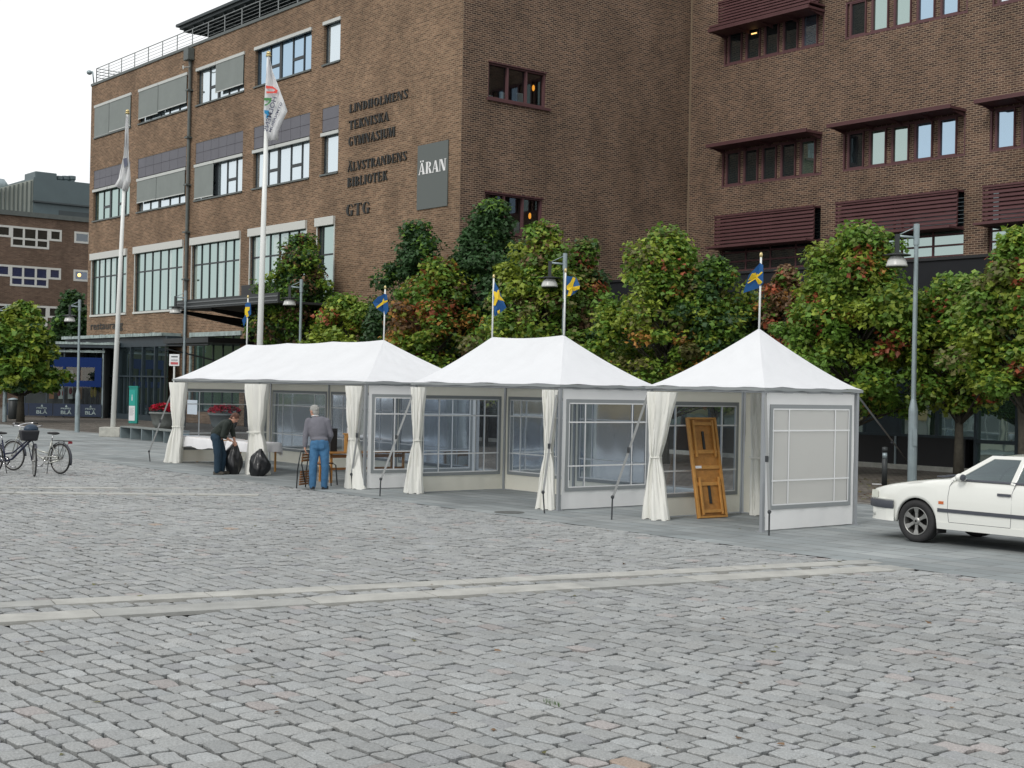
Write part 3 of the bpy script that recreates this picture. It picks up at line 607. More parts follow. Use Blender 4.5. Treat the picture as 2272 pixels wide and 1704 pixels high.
def text(txt, fr, a0, a1, z, h, o, m, name, parent=None, th=.01, mirror=False):
    cu = bpy.data.curves.new('t', 'FONT'); cu.body = txt; cu.extrude = 0; cu.offset = .012; ob = bpy.data.objects.new('t', cu); COL.objects.link(ob)
    dg2 = bpy.context.evaluated_depsgraph_get(); me = ob.evaluated_get(dg2).to_mesh(); vs = [v.co.copy() for v in me.vertices]; fs = [tuple(p.vertices) for p in me.polygons]
    ob.evaluated_get(dg2).to_mesh_clear(); bpy.data.objects.remove(ob); bpy.data.curves.remove(cu)
    x0 = min(v.x for v in vs); x1 = max(v.x for v in vs); y0 = min(v.y for v in vs); y1 = max(v.y for v in vs)
    mb = MB(); f_ = (lambda t: a1 - t * (a1 - a0)) if mirror else (lambda t: a0 + t * (a1 - a0))
    mb.add([fr.p(f_((v.x - x0) / (x1 - x0)), z + (v.y - y0) / (y1 - y0) * h, o) for v in vs], fs)
    return mb.build(name, m, parent)
tag(text('restaurang', F1, .66, 5.3, 5.0, .52, .03, M['letter'], 'wall_lettering'), 'black lower case letters restaurang on the brick above the glazed terrace front', 'lettering')
# ------------------------------------------------------------------ low dark extension of the building
ext = thing('shop_extension', F4.p(0, 0, 0), 'low black metal and glass extension along the foot of the brick wing', 'building')
mb = MB(); mb.fbox(F4, -18.6, 12, 4.75, 5.98, -.35, 0); mb.build('fascia', M['dkpanel'], ext)
mb = MB(); mb.fbox(F4, -18.6, 12, 5.98, 6.06, -.4, .06); mb.build('coping', M['black'], ext)
mb = MB(); mb.quad(F4.p(-18.6, 6.0, -.35), F4.p(12, 6.0, -.35), F4.p(12, 6.0, -12), F4.p(-18.6, 6.0, -12)); mb.build('roof', M['dkpanel'], ext)
mb = MB(); mb.quad(F4.p(-18.6, 0, -2.9), F4.p(12, 0, -2.9), F4.p(12, 4.8, -2.9), F4.p(-18.6, 4.8, -2.9)); mb.build('back_wall', M['intr'], ext)
mb = MB(); mb.fbox(F4, -18.6, 12, 0, .14, -.3, .12); mb.build('plinth', M['conc'], ext)
mb = MB(); mb.fbox(F4, -18.6, 3.45, .14, .95, -.2, -.02); mb.build('base_panel', M['black'], ext)
xs = [-18.6 + 1.24 * i for i in range(25)]
for i, x in enumerate(xs[:-1]):
    if 2.0 < x < 3.7 and False: continue
    mf = M['tealsteel']; f = MB(); w = 1.24; lo = .95 if x < 3.3 else .14
    f.fbox(F4, x, x + .07, lo, 4.75, -.2, -.0); f.fbox(F4, x, x + w, 2.75, 2.87, -.198, -.01); f.fbox(F4, x, x + w, lo, lo + .07, -.196, .004)
    if x > 3.3: f.fbox(F4, x, x + w, .85, .95, -.196, -.004)
    if i % 4 == 3: f.fbox(F4, x + .07, x + w, lo, 2.75, -.19, -.03)
    if i % 4 == 3: f.fbox(F4, x + .42, x + .68, lo + .5, 2.4, -.03, -.022, 1)
    fo = f.build('window', [mf, M['dglass']], ext)
    g = MB(); g.quad(F4.p(x, lo, -.12), F4.p(x + w, lo, -.12), F4.p(x + w, 4.75, -.12), F4.p(x, 4.75, -.12)); g.build('pane', M['gglass'] if i % 4 != 3 else M['dglass'], fo)
for a in (1.14, 1.66):
    mb = MB(); mb.fbox(F4, a, a + .05, .14, .95, -.02, .02); mb.build('post', M['galv'], ext)
# ------------------------------------------------------------------ glazed restaurant front and terrace
pv = thing('glazed_restaurant_front', F1.p(6, 0, .6), 'dark blue grey glazed restaurant front with a scalloped roof edge', 'building')
o_ = .9
mb = MB(); mb.fbox(F1, -1, 12.95, 0, .3, .003, o_); mb.fbox(F1, -1, 12.95, 4.0, 4.55, .003, o_); mb.build('frame_band', M['tealsteel'], pv)
for k in range(9):
    x = -1 + k * 1.55; f = MB(); f.fbox(F1, x, x + .1, .3, 4.0, o_ - .15, o_); f.fbox(F1, x, x + 1.55, 2.35, 2.43, o_ - .12, o_ - .01); f.fbox(F1, x + .75, x + .82, .3, 2.35, o_ - .12, o_ - .02)
    fo = f.build('window', M['tealsteel'], pv); g = MB(); g.quad(F1.p(x, .3, o_ - .1), F1.p(x + 1.55, .3, o_ - .1), F1.p(x + 1.55, 4, o_ - .1), F1.p(x, 4, o_ - .1)); g.build('pane', M['dglass'], fo)
mb = MB()
for k in range(46):
    x = -1 + k * .3; mb.fbox(F1, x, x + .29, 4.55, 4.72 + random.uniform(-.02, .03), .003, o_ + .25 + random.uniform(-.02, .02))
mb.build('roof_edge', M['awn'], pv)
tr = thing('terrace_enclosure', (-26.6, 78, 0), 'roofed beer terrace with blue windscreen and navy banner fence', 'terrace')
YT = 78.2; FT = Frame((0, YT, 0), (1, 0, 0), (0, -1, 0)); xa, xb = -28.3, -22.9
def tx(px): return (ray(px, 800).x / ray(px, 800).y) * YT
xa, xb = tx(12), tx(228)
for i in range(4):
    w = (xb - xa) / 4; mb = MB(); mb.fbox(FT, xa + i * w + .02, xa + (i + 1) * w - .02, .08, .78, 0, .04); fp = mb.build('fence_banner', M['navy'], tr)
    if i: 
        text('BLÅ', FT, xa + i * w + .45, xa + i * w + 1.05, .2, .25, .043, M['awn'], 'lettering', fp)
        text('PRIPPS', FT, xa + i * w + .45, xa + i * w + 1.02, .47, .09, .043, M['awn'], 'lettering', fp)
        mb = MB(); mb.prism([FT.p(xa + i * w + .68, .6, .042), FT.p(xa + i * w + .82, .6, .042), FT.p(xa + i * w + .75, .73, .042)], FT.n * .004); mb.build('emblem', M['awn'], fp)
mb = MB(); zt0, zt1 = 1.75, 3.4
mb.fbox(FT, tx(50), tx(226), 2.85, zt1, .0, .03); mb.fbox(FT, tx(50), tx(226), zt0, 2.1, .0, .03)
for a, b in ((50, 62), (100, 106), (140, 146), (172, 178), (211, 226)): mb.fbox(FT, tx(a), tx(b), 2.1, 2.85, .0, .03)
mb.build('windscreen', M['blue'], tr)
mb = MB(); mb.quad(FT.p(tx(50), .8, -.05), FT.p(tx(226), .8, -.05), FT.p(tx(226), 1.75, -.05), FT.p(tx(50), 1.75, -.05)); mb.quad(FT.p(tx(50), 2.1, -.05), FT.p(tx(226), 2.1, -.05), FT.p(tx(226), 2.85, -.05), FT.p(tx(50), 2.85, -.05)); mb.build('clear_screen', M['sglass'], tr)
for p in (14, 56, 104, 142, 228):
    mb = MB(); mb.fbox(FT, tx(p) - .04, tx(p) + .04, 0, 4.0, -.12, -.04); mb.build('post', M['galv'] if p == 228 else M['tealsteel'], tr)
mb = MB(); mb.fbox(FT, tx(10), tx(262), 3.95, 4.12, -6, .3); mb.build('roof', M['tealsteel'], tr)
mb = MB()
for k in range(30):
    x = tx(12) + k * .2
    if x < tx(228): mb.fbox(FT, x, x + .19, 3.68, 3.8 + random.uniform(0, .03), .03, .07)
mb.build('scalloped_valance', M['awn'], tr); mb = MB()
for k in range(40):
    x = tx(100) + k * .17
    if x < tx(262): mb.fbox(FT, x, x + .16, 4.12, 4.22 + random.uniform(0, .05), -.2, .35)
mb.build('roof_edge', M['awn'], tr)
mb = MB(); mb.fbox(FT, tx(0), tx(236), 0, 4.0, -4.2, -4.1); mb.fbox(FT, tx(228), tx(232), 0, 3.9, -4.1, -.1); mb.build('back_wall', M['intr'], tr)  # dark backdrop added to stand for the shade under the terrace roof
for k in range(8):
    mb = MB(); x = tx(60) + k * .55; mb.fbox(FT, x, x + .28, 1.0, 2.7, -3.9, -3.85); mb.build('glazed_door', M['curtain'] if k % 3 else M['woodd'], tr)
mb = MB(); mb.ell(FT.p(tx(143), 1.95 - .45, -1.2), .1, .1, .2); mb.ell(FT.p(tx(117), 1.35, -1.2), .09, .09, .17); mb.ell(FT.p(tx(127), 1.35, -1.2), .09, .09, .17); mb.build('terrace_lantern', M['flower'], tr, True)
for p in (196, 203): mb = MB(); mb.ell(FT.p(tx(p), 1.45, -.8), .09, .09, .3); mb.build('folded_parasol', M['fyel'], tr, True)
# entrance canopy
cn = thing('entrance_canopy', F1.p(24, 0, 2), 'flat black steel entrance canopy on a dark post beside the trees', 'canopy')
mb = MB(); mb.fbox(F1, 20.6, 30, 5.52, 5.62, 0.01, 4); mb.fbox(F1, 20.5, 30, 5.62, 5.95, 3.9, 4.0); mb.fbox(F1, 20.5, 20.6, 5.62, 5.95, .01, 3.9); mb.build('slab', M['galvd'], cn)
mb = MB(); mb.fbox(F1, 20.5, 30, 5.78, 5.84, 4.0, 4.03); mb.fbox(F1, 20.5, 30, 5.6, 5.65, 4.0, 4.03); mb.build('edge_trim', mat('steel_edge', (.12, .13, .135), .5), cn)
mb = MB()
for x in (20.5, 23.6, 26.7): mb.prism([F1.p(x, 5.5, 3.8), F1.p(x, 5.2, 0.01), F1.p(x, 4.75, .01), F1.p(x, 5.38, 3.9)], F1.x * .16)
mb.build('beam', M['black'], cn)
mb = MB(); mb.fbox(F1, 20.4, 20.75, 0, 6.4, .01, .3); mb.fbox(F1, 20.8, 24.2, 5.97, 6.85, .02, .8); mb.build('post', M['black'], cn)
mb = MB(); mb.tube([F1.p(15.6, 3.95, 2.2), F1.p(20.3, 3.95, 2.2)], .05, 6); mb.tube([F1.p(15.6, 3.95, 2.2), F1.p(15.6, .0, 2.2)], .05, 6); mb.tube([F1.p(15.6, 3.8, 2.2), F1.p(17.3, 3.2, .1)], .04, 6); mb.fbox(F1, 15.5, 20.4, 4.05, 4.3, .02, 2.3); mb.build('side_awning_frame', M['galvd'], cn)
# ------------------------------------------------------------------ far building, left
fb = thing('brick_building', F5.p(0, 0, 0), 'distant dark brick building with white framed windows and sheet metal roof house', 'building')
def h5(zx, zy): return F5.hit(zx / 4.88, 360 + zy / 4.88)
x0 = h5(-300, 600)[0]; 
def W5(z, p0, p1): (a0, z1), (a1, z0) = h5(*p0), h5(*p1); return a0, a1, z0, z1
rowz = []
hol = []
ztopA, ztopB = h5(400, 705)[1], h5(400, 1125)[1]
fl = ztopA - ztopB
colsx = [h5(x, 700)[0] for x in (-15, 120, 255, 395, 535, 670)]
sm0, sm1 = h5(805, 750)[0], h5(905, 750)[0] + .5
zu, zm, zl = h5(400, 712)[1], h5(400, 838)[1], h5(400, 935)[1]
rtop = h5(100, 572)[1]
for k in range(3):
    dz = -fl * k
    hol += [(colsx[1], colsx[4], zl + dz, zu + dz), (colsx[4], colsx[5], zm + dz, zu + dz), (colsx[0] - 1.2, colsx[1], zm + dz, zu + dz), (sm0, sm1, zm + dz, zu + dz)]
wall(F5, -9.5, 22, 0, rtop, hol, fb, M['brickfar'], rev=.15)
dkbl = mix_glass('pane_blue_dark', .12, (.8, .9, 1), (.018, .03, .085)); dkbk = mix_glass('pane_dark_far', .1, (.8, .9, 1), (.02, .022, .02))
for k in range(3):
    dz = -fl * k; mg = dkbk if k != 1 else dkbl; gp = dict(mf=M['white'], fw=.15, dep=-.03, mg=mg)
    window(fb, F5, colsx[1], colsx[4], zl + dz, zu + dz, (0, 1 / 3, 2 / 3, 1), (0, .42, 1), **gp); window(fb, F5, colsx[4], colsx[5], zm + dz, zu + dz, (0, 1), **gp)
    window(fb, F5, colsx[0] - 1.2, colsx[1], zm + dz, zu + dz, (0, .5, 1), **gp); window(fb, F5, sm0, sm1, zm + dz, zu + dz, (0, 1), **gp)
mb = MB(); mb.ell(F5.p(h5(855, 1222)[0], h5(855, 1222)[1], .05), .14, .05, .14); mb.build('window_lamp', M['glow2'], fb)
mb = MB(); mb.fbox(F5, -9.5, 22, rtop, rtop + .35, -.4, .15); mb.build('eaves', M['coping'], fb)
mb = MB(); mb.quad(F5.p(-9.5, rtop + .2, -.4), F5.p(22, rtop + .2, -.4), F5.p(22, rtop + .2, -14), F5.p(-9.5, rtop + .2, -14)); mb.build('roof', M['metalroof'], fb)
# roof house: ribbed pale gable on the left, dark metal front on the right
aR, zR = h5(445, 160); aE, zE = h5(925, 215); aB = h5(470, 590)[0]
mb = MB(); P = [F5.p(aR, rtop + .3, -1.5), F5.p(aR + 12, rtop + .3, -1.5), F5.p(aR + 12, zR + .15, -1.5), F5.p(aR, zR + .15, -1.5)]; mb.prism(P, -F5.n * 7); mb.build('roof_house', M['metalroof'], fb)
mb = MB(); zc = h5(445, 410)[1]; mb.fbox(F5, aR - .05, aR + 12, zc, zc + .12, -1.5, -1.3); mb.fbox(F5, aR + 2.0, aR + 4.6, h5(600, 600)[1], h5(600, 490)[1], -1.5, -1.46); mb.build('roof_house_trim', M['dkroof'], fb)
zl0 = h5(0, 275)[1]; al0 = h5(0, 275)[0]
mb = MB(); mb.prism([F5.p(al0 - 2.5, rtop + .3, -1.8), F5.p(aR, rtop + .3, -1.6), F5.p(aR, zR, -1.6), F5.p(al0, zl0, -1.75), F5.p(al0 - 2.5, zl0 - 1., -1.8)], -F5.n * 6); mb.build('ribbed_wall', M['metall'], fb)
mb = MB()
for k in range(34):
    a = al0 - 1 + k * .32
    if a < aR - .05: mb.fbox(F5, a, a + .11, rtop + .3, zl0 + (zR - zl0) * (a - al0) / (aR - al0) - .05, -2.2, -1.55)
mb.build('wall_groove', M['metalg'], fb)
mb = MB(); a0_, z0_ = h5(470, 150); a1_, z1_ = h5(710, 95); mb.fbox(F5, a0_, a1_, z0_ - .3, z1_, -4, -1.7); mb.build('roof_box', M['metalroof'], fb, bevel=.06)
for zx in (760, 830, 897):
    mb = MB(); a, z = h5(zx, 125); mb.lathe(F5.p(a, z - 1.8, -2.2), [(.24, 0), (.24, 1.5), (.31, 1.6), (.31, 1.85)], 10); mb.build('vent_pipe', M['metalroof'], fb)
mb = MB(); a, z = h5(150, 130); mb.lathe(F5.p(a, z - 2.2, -3), [(.28, 0), (.28, 1.2), (.55, 1.45), (.6, 1.8), (.35, 2.15)], 12); mb.build('roof_ventilator', M['galv'], fb, True)
# ------------------------------------------------------------------ trees
def leafmesh(name, pts, nrm, size, cols, parent):
    n = len(pts); N = nrm / np.linalg.norm(nrm, axis=1)[:, None]; R = rng.normal(size=(n, 3)); U = np.cross(N, R); U /= np.linalg.norm(U, axis=1)[:, None]; Wv = np.cross(N, U)
    s = (size * rng.uniform(.6, 1.3, n))[:, None]; fold = rng.uniform(.05, .35, n)[:, None]
    loc = np.array(rootloc(parent)); P = pts - loc
    shp = [(-.55, 0), (-.15, .5), (.1, .28), (.6, 0), (.1, -.28), (-.15, -.5)]
    V = np.empty((n, 6, 3))
    for k, (a, b) in enumerate(shp): V[:, k] = P + U * s * a + Wv * s * b - N * s * fold * (abs(b) * 1.3)
    V = V.reshape(-1, 3); F = np.empty((n, 2, 4), dtype=np.int32); b = (np.arange(n) * 6)
    F[:, 0] = np.stack([b, b + 3, b + 2, b + 1], 1); F[:, 1] = np.stack([b, b + 5, b + 4, b + 3], 1); F = F.reshape(-1, 4)
    me = bpy.data.meshes.new(name); me.vertices.add(len(V)); me.vertices.foreach_set('co', V.ravel()); me.loops.add(F.size); me.loops.foreach_set('vertex_index', F.ravel())
    me.polygons.add(len(F)); me.polygons.foreach_set('loop_start', np.arange(len(F)) * 4); me.polygons.foreach_set('loop_total', np.full(len(F), 4)); me.update(calc_edges=True)
    at = me.color_attributes.new('Col', 'FLOAT_COLOR', 'POINT'); c = np.ones((n, 6, 4)); c[:, :, :3] = cols[:, None, :]; at.data.foreach_set('color', c.astype(np.float32).ravel())
    me.materials.append(M['leaf']); o = bpy.data.objects.new(name, me); COL.objects.link(o); o.parent = parent; return o
PAL = dict(g=(.125, .235, .036), y=(.26, .33, .045), d=(.05, .11, .04), o=(.44, .22, .06), r=(.36, .10, .05), m=(.20, .12, .065), l=(.21, .31, .055), b=(.16, .155, .055))
def tree(base, top, hw, bot, label, mixw, seed, dens=1., shape='cone', trunk_r=.09, size=.17, nl=None, group='maple trees in front of the school'):
    """base: ground point; top/bot: crown z range; hw: half width; mixw: dict palette weights"""
    global rng; rng = np.random.default_rng(seed); random.seed(seed)
    t = thing('maple_tree', base, label, 'tree', group); B = Vector(base)
    mb = MB(); H = top - .5; lean = Vector((random.uniform(-.15, .15), random.uniform(-.15, .15), 0))
    tp = [B, B + lean * .2 + UP * bot * .6, B + lean * .6 + UP * (bot + .4), B + lean + UP * (bot + (top - bot) * .55), B + lean * 1.2 + UP * (top - .4)]
    mb.tube(tp, [trunk_r * 1.35, trunk_r, trunk_r * .85, trunk_r * .5, .02], 9)
    K = max(8, int(26 * dens)); cen = []
    Hc = top - bot
    for k in range(int(120 * dens)):
        u = rng.random() ** 1.15; z = bot + .2 + u * (Hc - .5)
        if shape == 'cone': rr = hw * (1.12 * (1 - .93 * u ** 1.7) + .05 * math.sin(u * 17 + seed)) * (1 if u > .1 else .8)
        elif shape == 'round': rr = hw * math.sqrt(max(.02, 1 - (2 * u - 1) ** 2)) * .95
        else: rr = hw * (.95 - .55 * u)
        q = rng.random() * 2 * math.pi; r = rr * math.sqrt(rng.uniform(.12, 1)) * .92 * (1 + .26 * math.sin(3 * q + seed + z * 1.7) + .14 * math.sin(5 * q - z * 2.3))
        cen.append((lean.x * u + r * math.cos(q), lean.y * u + r * math.sin(q), z))
    cen.append((lean.x, lean.y, top - .35)); cen.append((lean.x + .1, lean.y, top - .8))
    for k in range(7):
        q = rng.random() * 6.28; r = hw * rng.uniform(.35, .95); zz = bot + Hc * (1.02 - .62 * (r / hw) ** 1.4) * rng.uniform(.9, 1.05)
        for w in range(4): cen.append((lean.x + r * math.cos(q), r * math.sin(q), min(zz, top - .3) - w * .3))
    cen = np.array(cen)
    for c in cen[::2]:
        zb = max(bot * .8, c[2] - .5 - .55 * math.hypot(c[0], c[1])); s_ = B + lean * ((zb - bot) / Hc if zb > bot else 0) + UP * zb; e = B + Vector(c); mb.tube([s_, s_.lerp(e, .5) + UP * .06, e], [.035, .022, .008], 5)
    mb.build('trunk', M['bark'], t, True)
    names = list(mixw); wts = np.array([mixw[k] * (.62 if k in 'orm' else 1) if label.find('red leaved') < 0 else mixw[k] for k in names], float); wts /= wts.sum()
    nleaf = nl or int(9000 * dens); per = nleaf // len(cen); P = []; Nn = []; Cs = []
    for c in cen:
        k = per; rad = rng.uniform(.26, .62) * (min(hw, 2.6) / 1.9) ** .5; v = rng.normal(size=(k, 3)); v /= np.linalg.norm(v, axis=1)[:, None]; rr = rad * rng.random(k)[:, None] ** .45
        p = v * rr * np.array([1.15, 1.15, .75]); P.append(p + c); nn = v * .6 + np.array([0, 0, .9]) + rng.normal(size=(k, 3)) * .55; Nn.append(nn)
        base_c = np.array(PAL[names[rng.choice(len(names), p=wts)]]); alt = np.array(PAL[names[rng.choice(len(names), p=wts)]])
        f = np.where(rng.random(k) < .4, 1, 0)[:, None]; cc = base_c * (1 - f) + alt * f; cc = cc * rng.uniform(.65, 1.4, k)[:, None] * rng.uniform(.85, 1.15); Cs.append(cc)
    P = np.concatenate(P); ctr = np.array([lean.x * .5, lean.y * .5, 0])
    leafmesh('crown', P + np.array(B), np.concatenate(Nn), np.full(len(P), size), np.concatenate(Cs), t)
    return t
def on4(px, off):   # ground point at photo column px, off metres in front of the extension line
    d = ray(px, 870); P0 = F4.o + F4.n * off; t = (P0 - C0).dot(F4.n) / d.dot(F4.n); q = C0 + d * t; q.z = 0; return q
def zat(py, px, P): d = ray(px, py); return CAMH + d.z * (P.y / d.y)
TR = [ # px, off, top py, half px, bottom py, label, palette, shape, dens
 (668, 2.6, 512, 88, 800, 'tall green maple with a few red sprigs between the white flagpole and the lettering', dict(g=7, y=2, d=5, m=2, r=.4), 'cone', 1.15),
 (772, 4.6, 648, 75, 830, 'low bright green maple behind the peak of the longest tent', dict(g=6, y=5, l=3, r=.3), 'round', .8),
 (925, 3.0, 488, 95, 800, 'dark green tree with two peaks left of the building corner', dict(d=9, g=2), 'cone', 1.),
 (958, 5.2, 568, 105, 830, 'maple with an orange top left of the middle tent', dict(g=6, y=4, o=5, r=1, m=2), 'cone', 1.1),
 (1078, 3.0, 438, 105, 800, 'tallest dark green tree in front of the building corner', dict(d=9, g=2), 'cone', 1.1),
 (1190, 5.0, 490, 110, 820, 'green maple behind the street lamp over the middle tent', dict(g=6, y=5, m=2, b=2, o=.5), 'cone', 1.3),
 (1285, 3.4, 525, 70, 840, 'reddish maple beside the flag loop right of the lamp', dict(m=4, r=1, b=3, g=4, d=2), 'cone', .7),
 (1480, 5.0, 500, 120, 840, 'broad maple with yellow and orange patches between the two right tents', dict(g=6, y=6, b=2, o=.9, r=.3, l=2), 'cone', 1.4),
 (1588, 4.2, 560, 75, 840, 'short maple with an orange patch at its right edge', dict(g=6, y=4, o=1.4, d=3), 'round', .8),
 (1668, 2.8, 640, 60, 840, 'small dark maple behind the peak of the square tent', dict(d=5, g=3, m=1), 'round', .6),
 (1728, 3.6, 572, 48, 850, 'slim red leaved maple right of the flag on the square tent', dict(r=1.5, m=6, o=1.2, g=1.5), 'cone', .55),
 (1890, 4.0, 497, 130, 925, 'bright green maple with orange right edge left of the tall lamp', dict(g=7, l=5, y=4, r=.5, o=.6), 'cone', 1.6),
 (2130, 2.6, 600, 112, 915, 'open crowned maple whose bare trunk stands behind the white car', dict(g=6, y=4, r=.7, o=1, l=2, b=1), 'round', .85),
 (2275, 4.5, 495, 95, 880, 'yellow green maple cut by the right edge', dict(g=5, y=5, l=3, r=.6, b=2), 'cone', 1.1),
]
for i, (px, off, tpy, hp, bpy_, lab, mw_, shp, dn) in enumerate(TR):
    b = on4(px, off); top = zat(tpy, px, b); bot = zat(bpy_, px, b) if px > 1800 else 1.6; hw = hp / FPX * b.y * (1.25 if mw_.get('d', 0) > 8 else 1.3)
    tree(b, top, hw, max(bot, 1.4), lab, mw_, 100 + i, dn, shp, .11 if px > 2000 else .09, size=.155 if px < 1300 else .135, nl=int(19000 * dn))
b = G(45, 936); tree(b, zat(668, 60, b), 88 / FPX * b.y, zat(868, 60, b), 'bushy green tree in front of the blue beer terrace', dict(g=6, d=1, y=4), 140, 1.4, 'cone', .16, .26, nl=14000, group='trees at the left end of the square')
b = D(158, 900, 92); b.z = 0; tree(b, zat(640, 158, b), 62 / FPX * b.y, 2., 'dark tree in the gap between the two brick buildings', dict(d=9, g=1), 141, 1.2, 'cone', .16, .3, nl=12000, group='trees at the left end of the square')
# ------------------------------------------------------------------ street lamps
def lamp(base, H, label, lift=0.):
    s = H / 6.37; t = thing('street_lamp', base, label, 'street lamp', 'grey street lamps along the trees'); B = Vector(base); z = lambda h: B + UP * h * s
    mb = MB(); mb.lathe(B, [(.115 * s, 0), (.115 * s, 1.75 * s), (.108 * s, 1.82 * s), (.062 * s, 2.05 * s), (.058 * s, 4 * s), (.052 * s, 5.85 * s), (.072 * s, 5.85 * s), (.072 * s, 6.37 * s), (0.02, 6.38 * s)], 14); mb.box(B + Vector((-.05, -.17, .9)) * s, (.1 * s, 0, 0), (0, .03, 0), (0, 0, .4 * s)); mb.build('post', M['galv'], t, False)
    ax = Vector((-1, .05, 0)).normalized(); mb = MB(); zt = 5.72 * s
    mb.tube([z(6.03), z(6.07) + ax * .5 * s], .035 * s, 7); mb.tube([z(6.3), z(6.1) + ax * .42 * s], .014 * s, 6); mb.build('arm', M['galv'], t, True)
    c = z(5.31) + ax * .47 * s
    mb = MB(); mb.box(c + Vector((-.05, -.05, .3)) * s, (.1 * s, 0, 0), (0, .1 * s, 0), (0, 0, .5 * s)); mb.lathe(c + UP * .27 * s, [(.34 * s, 0), (.34 * s, .02 * s), (.12 * s, .06 * s)], 20); hd = mb.build('lamp_head', M['galvd'], t)
    mb = MB(); mb.lathe(c, [(.265 * s, 0), (.258 * s, .04 * s), (.225 * s, .15 * s), (.17 * s, .23 * s), (.13 * s, .27 * s)], 24); mb.build('lamp_shade', M['shade'], t, True)
    mb = MB(); mb.lathe(c - UP * .02, [(.24 * s, 0), (.24 * s, .015)], 20); mb.build('reflector', M['galvd'], t)
    return t
def lamp_px(px, topy, H, label):
    d = ray(px, topy); k = (H - CAMH) / d.z; q = C0 + d * k; q.z = 0; return lamp(q, H, label)
lamp_px(2034, 497, 6.37, 'tall grey street lamp standing behind the white car')
lamp_px(1254, 562, 6.37, 'street lamp rising behind the right ridge pole of the middle tent')
lamp_px(669, 620, 6.37, 'street lamp half hidden by the maple right of the big flagpole')
lamp_px(412, 645, 6.37, 'street lamp in front of the entrance canopy and downpipe')
def lamp_g(px, by, ty, label): b = G(px, by); lamp(b, zat(ty, px, b), label)
lamp_g(171, 959, 665, 'street lamp left of the slim flagpole with its foot on the paving')
lamp_g(10, 936, 676, 'leftmost street lamp beside the bushy tree')
# ------------------------------------------------------------------ flagpoles
def bezflag(P00, P10, P11, P01, n=10, m=14, wave=.12, nrm=Vector((0, -1, 0)), ph=0., k=2.2):
    g = []
    for i in range(n + 1):
        r = []
        for j in range(m + 1):
            u, v = i / n, j / m; p = (P00 * (1 - u) + P10 * u) * (1 - v) + (P01 * (1 - u) + P11 * u) * v
            r.append(p + nrm * wave * math.sin(k * math.pi * u + ph + v * 1.3) * (u ** .7))
        g.append(r)
    return g
def flagpole(bx, by, txp, typ, dep, label, r0):
    B = D(bx, by, dep) if by else None; B.z = 0; T = D(txp, typ, dep); t = thing('flagpole', B, label, 'flagpole', 'white flagpoles on the square')
    mb = MB(); mb.tube([B, B.lerp(T, .5), T], [r0, r0 * .82, r0 * .5], 14); mb.build('pole', M['pole'], t, True)
    mb = MB(); mb.ell(T + UP * .05, .075, .075, .075, 14, 10); mb.lathe(T - UP * .05, [(.085, 0), (.085, .05)], 14); mb.build('finial', M['gold'], t, True)
    return t, B, T
dp2 = 43.5
t2_, B2, T2 = flagpole(572, 870, 596, 122, dp2, 'thick white flagpole flying a white banner with coloured leaves, behind the longest tent', .105)
q = lambda x, y: D(x, y, dp2 - .12)
P = [q(597, 128), q(612, 172), q(638, 240), q(612, 305)]
# hanging flag: hoist along the pole, free corner thrown out right
rows = [((595.5, 126), (598, 128)), ((592, 160), (606, 160)), ((590, 190), (618, 190)), ((588, 220), (630, 222)), ((586, 248), (638.5, 247)), ((587, 276), (629, 265)), ((592, 297), (617, 290)), ((594, 312), (616, 311))]
g = []
for k, (a, b) in enumerate(rows):
    r = []
    for j in range(11):
        u = j / 10; p = q(a[0] + (b[0] - a[0]) * u, a[1] + (b[1] - a[1]) * u); r.append(p + Vector((0, -.10 * math.sin(u * 7 + k * .5), 0)))
    g.append(r)
FG = MB(); FG.grid(g); fl_ = FG.build('flag', M['fwhite'], t2_, True, solid=.006)
def onflag(pts, m, name, off=.13):
    mb = MB(); mb.add([D(x, y, dp2 - .12 - off) for x, y in pts], [tuple(range(len(pts)))]); return mb.build(name, m, fl_)
def zf(x, y): return 560 + x / 6.383, 90 + y / 6.383
onflag([zf(*p) for p in [(190, 635), (290, 650), (360, 705), (345, 745), (200, 745), (195, 718), (300, 722), (325, 700), (280, 680), (195, 678)]], M['lred'], 'red_leaf')
onflag([zf(*p) for p in [(165, 810), (275, 812), (262, 870), (215, 910), (175, 925), (172, 905), (215, 890), (240, 850), (165, 848)]], M['lgreen'], 'green_leaf')
onflag([zf(*p) for p in [(165, 985), (235, 988), (238, 1050), (210, 1100), (190, 1095), (205, 1050), (172, 1030)]], M['lblue'], 'blue_leaf')
def ftxt(txt, p0, p1, h, m, flip=True):
    # printed words run down the flag, seen from the back (mirrored)
    A, B_ = Vector((*zf(*p0), 0)), Vector((*zf(*p1), 0)); d = (B_ - A); Ln = d.length; d.normalize(); nrm = Vector((d.y, -d.x, 0))
    cu = bpy.data.curves.new('t', 'FONT'); cu.body = txt; cu.offset = .02; ob = bpy.data.objects.new('t', cu); COL.objects.link(ob); dgx = bpy.context.evaluated_depsgraph_get()
    me = ob.evaluated_get(dgx).to_mesh(); vs = [v.co.copy() for v in me.vertices]; fs = [tuple(p.vertices) for p in me.polygons]; ob.evaluated_get(dgx).to_mesh_clear(); bpy.data.objects.remove(ob)
    x1 = max(v.x for v in vs); y1 = max(v.y for v in vs); mb = MB()
    vv = []
    for v in vs:
        w = A + d * (v.x / x1 * Ln) - nrm * (v.y / y1 * h / 6.383); vv.append(D(w.x, w.y, dp2 - .25))
    mb.add(vv, fs); mb.build('flag_lettering', m, fl_)
ftxt('HOLMENS', (345, 800), (215, 1290), 62, M['ftext']); ftxt('GYMNASIUM', (425, 880), (262, 1300), 36, M['ftext'])
dp1 = 53.
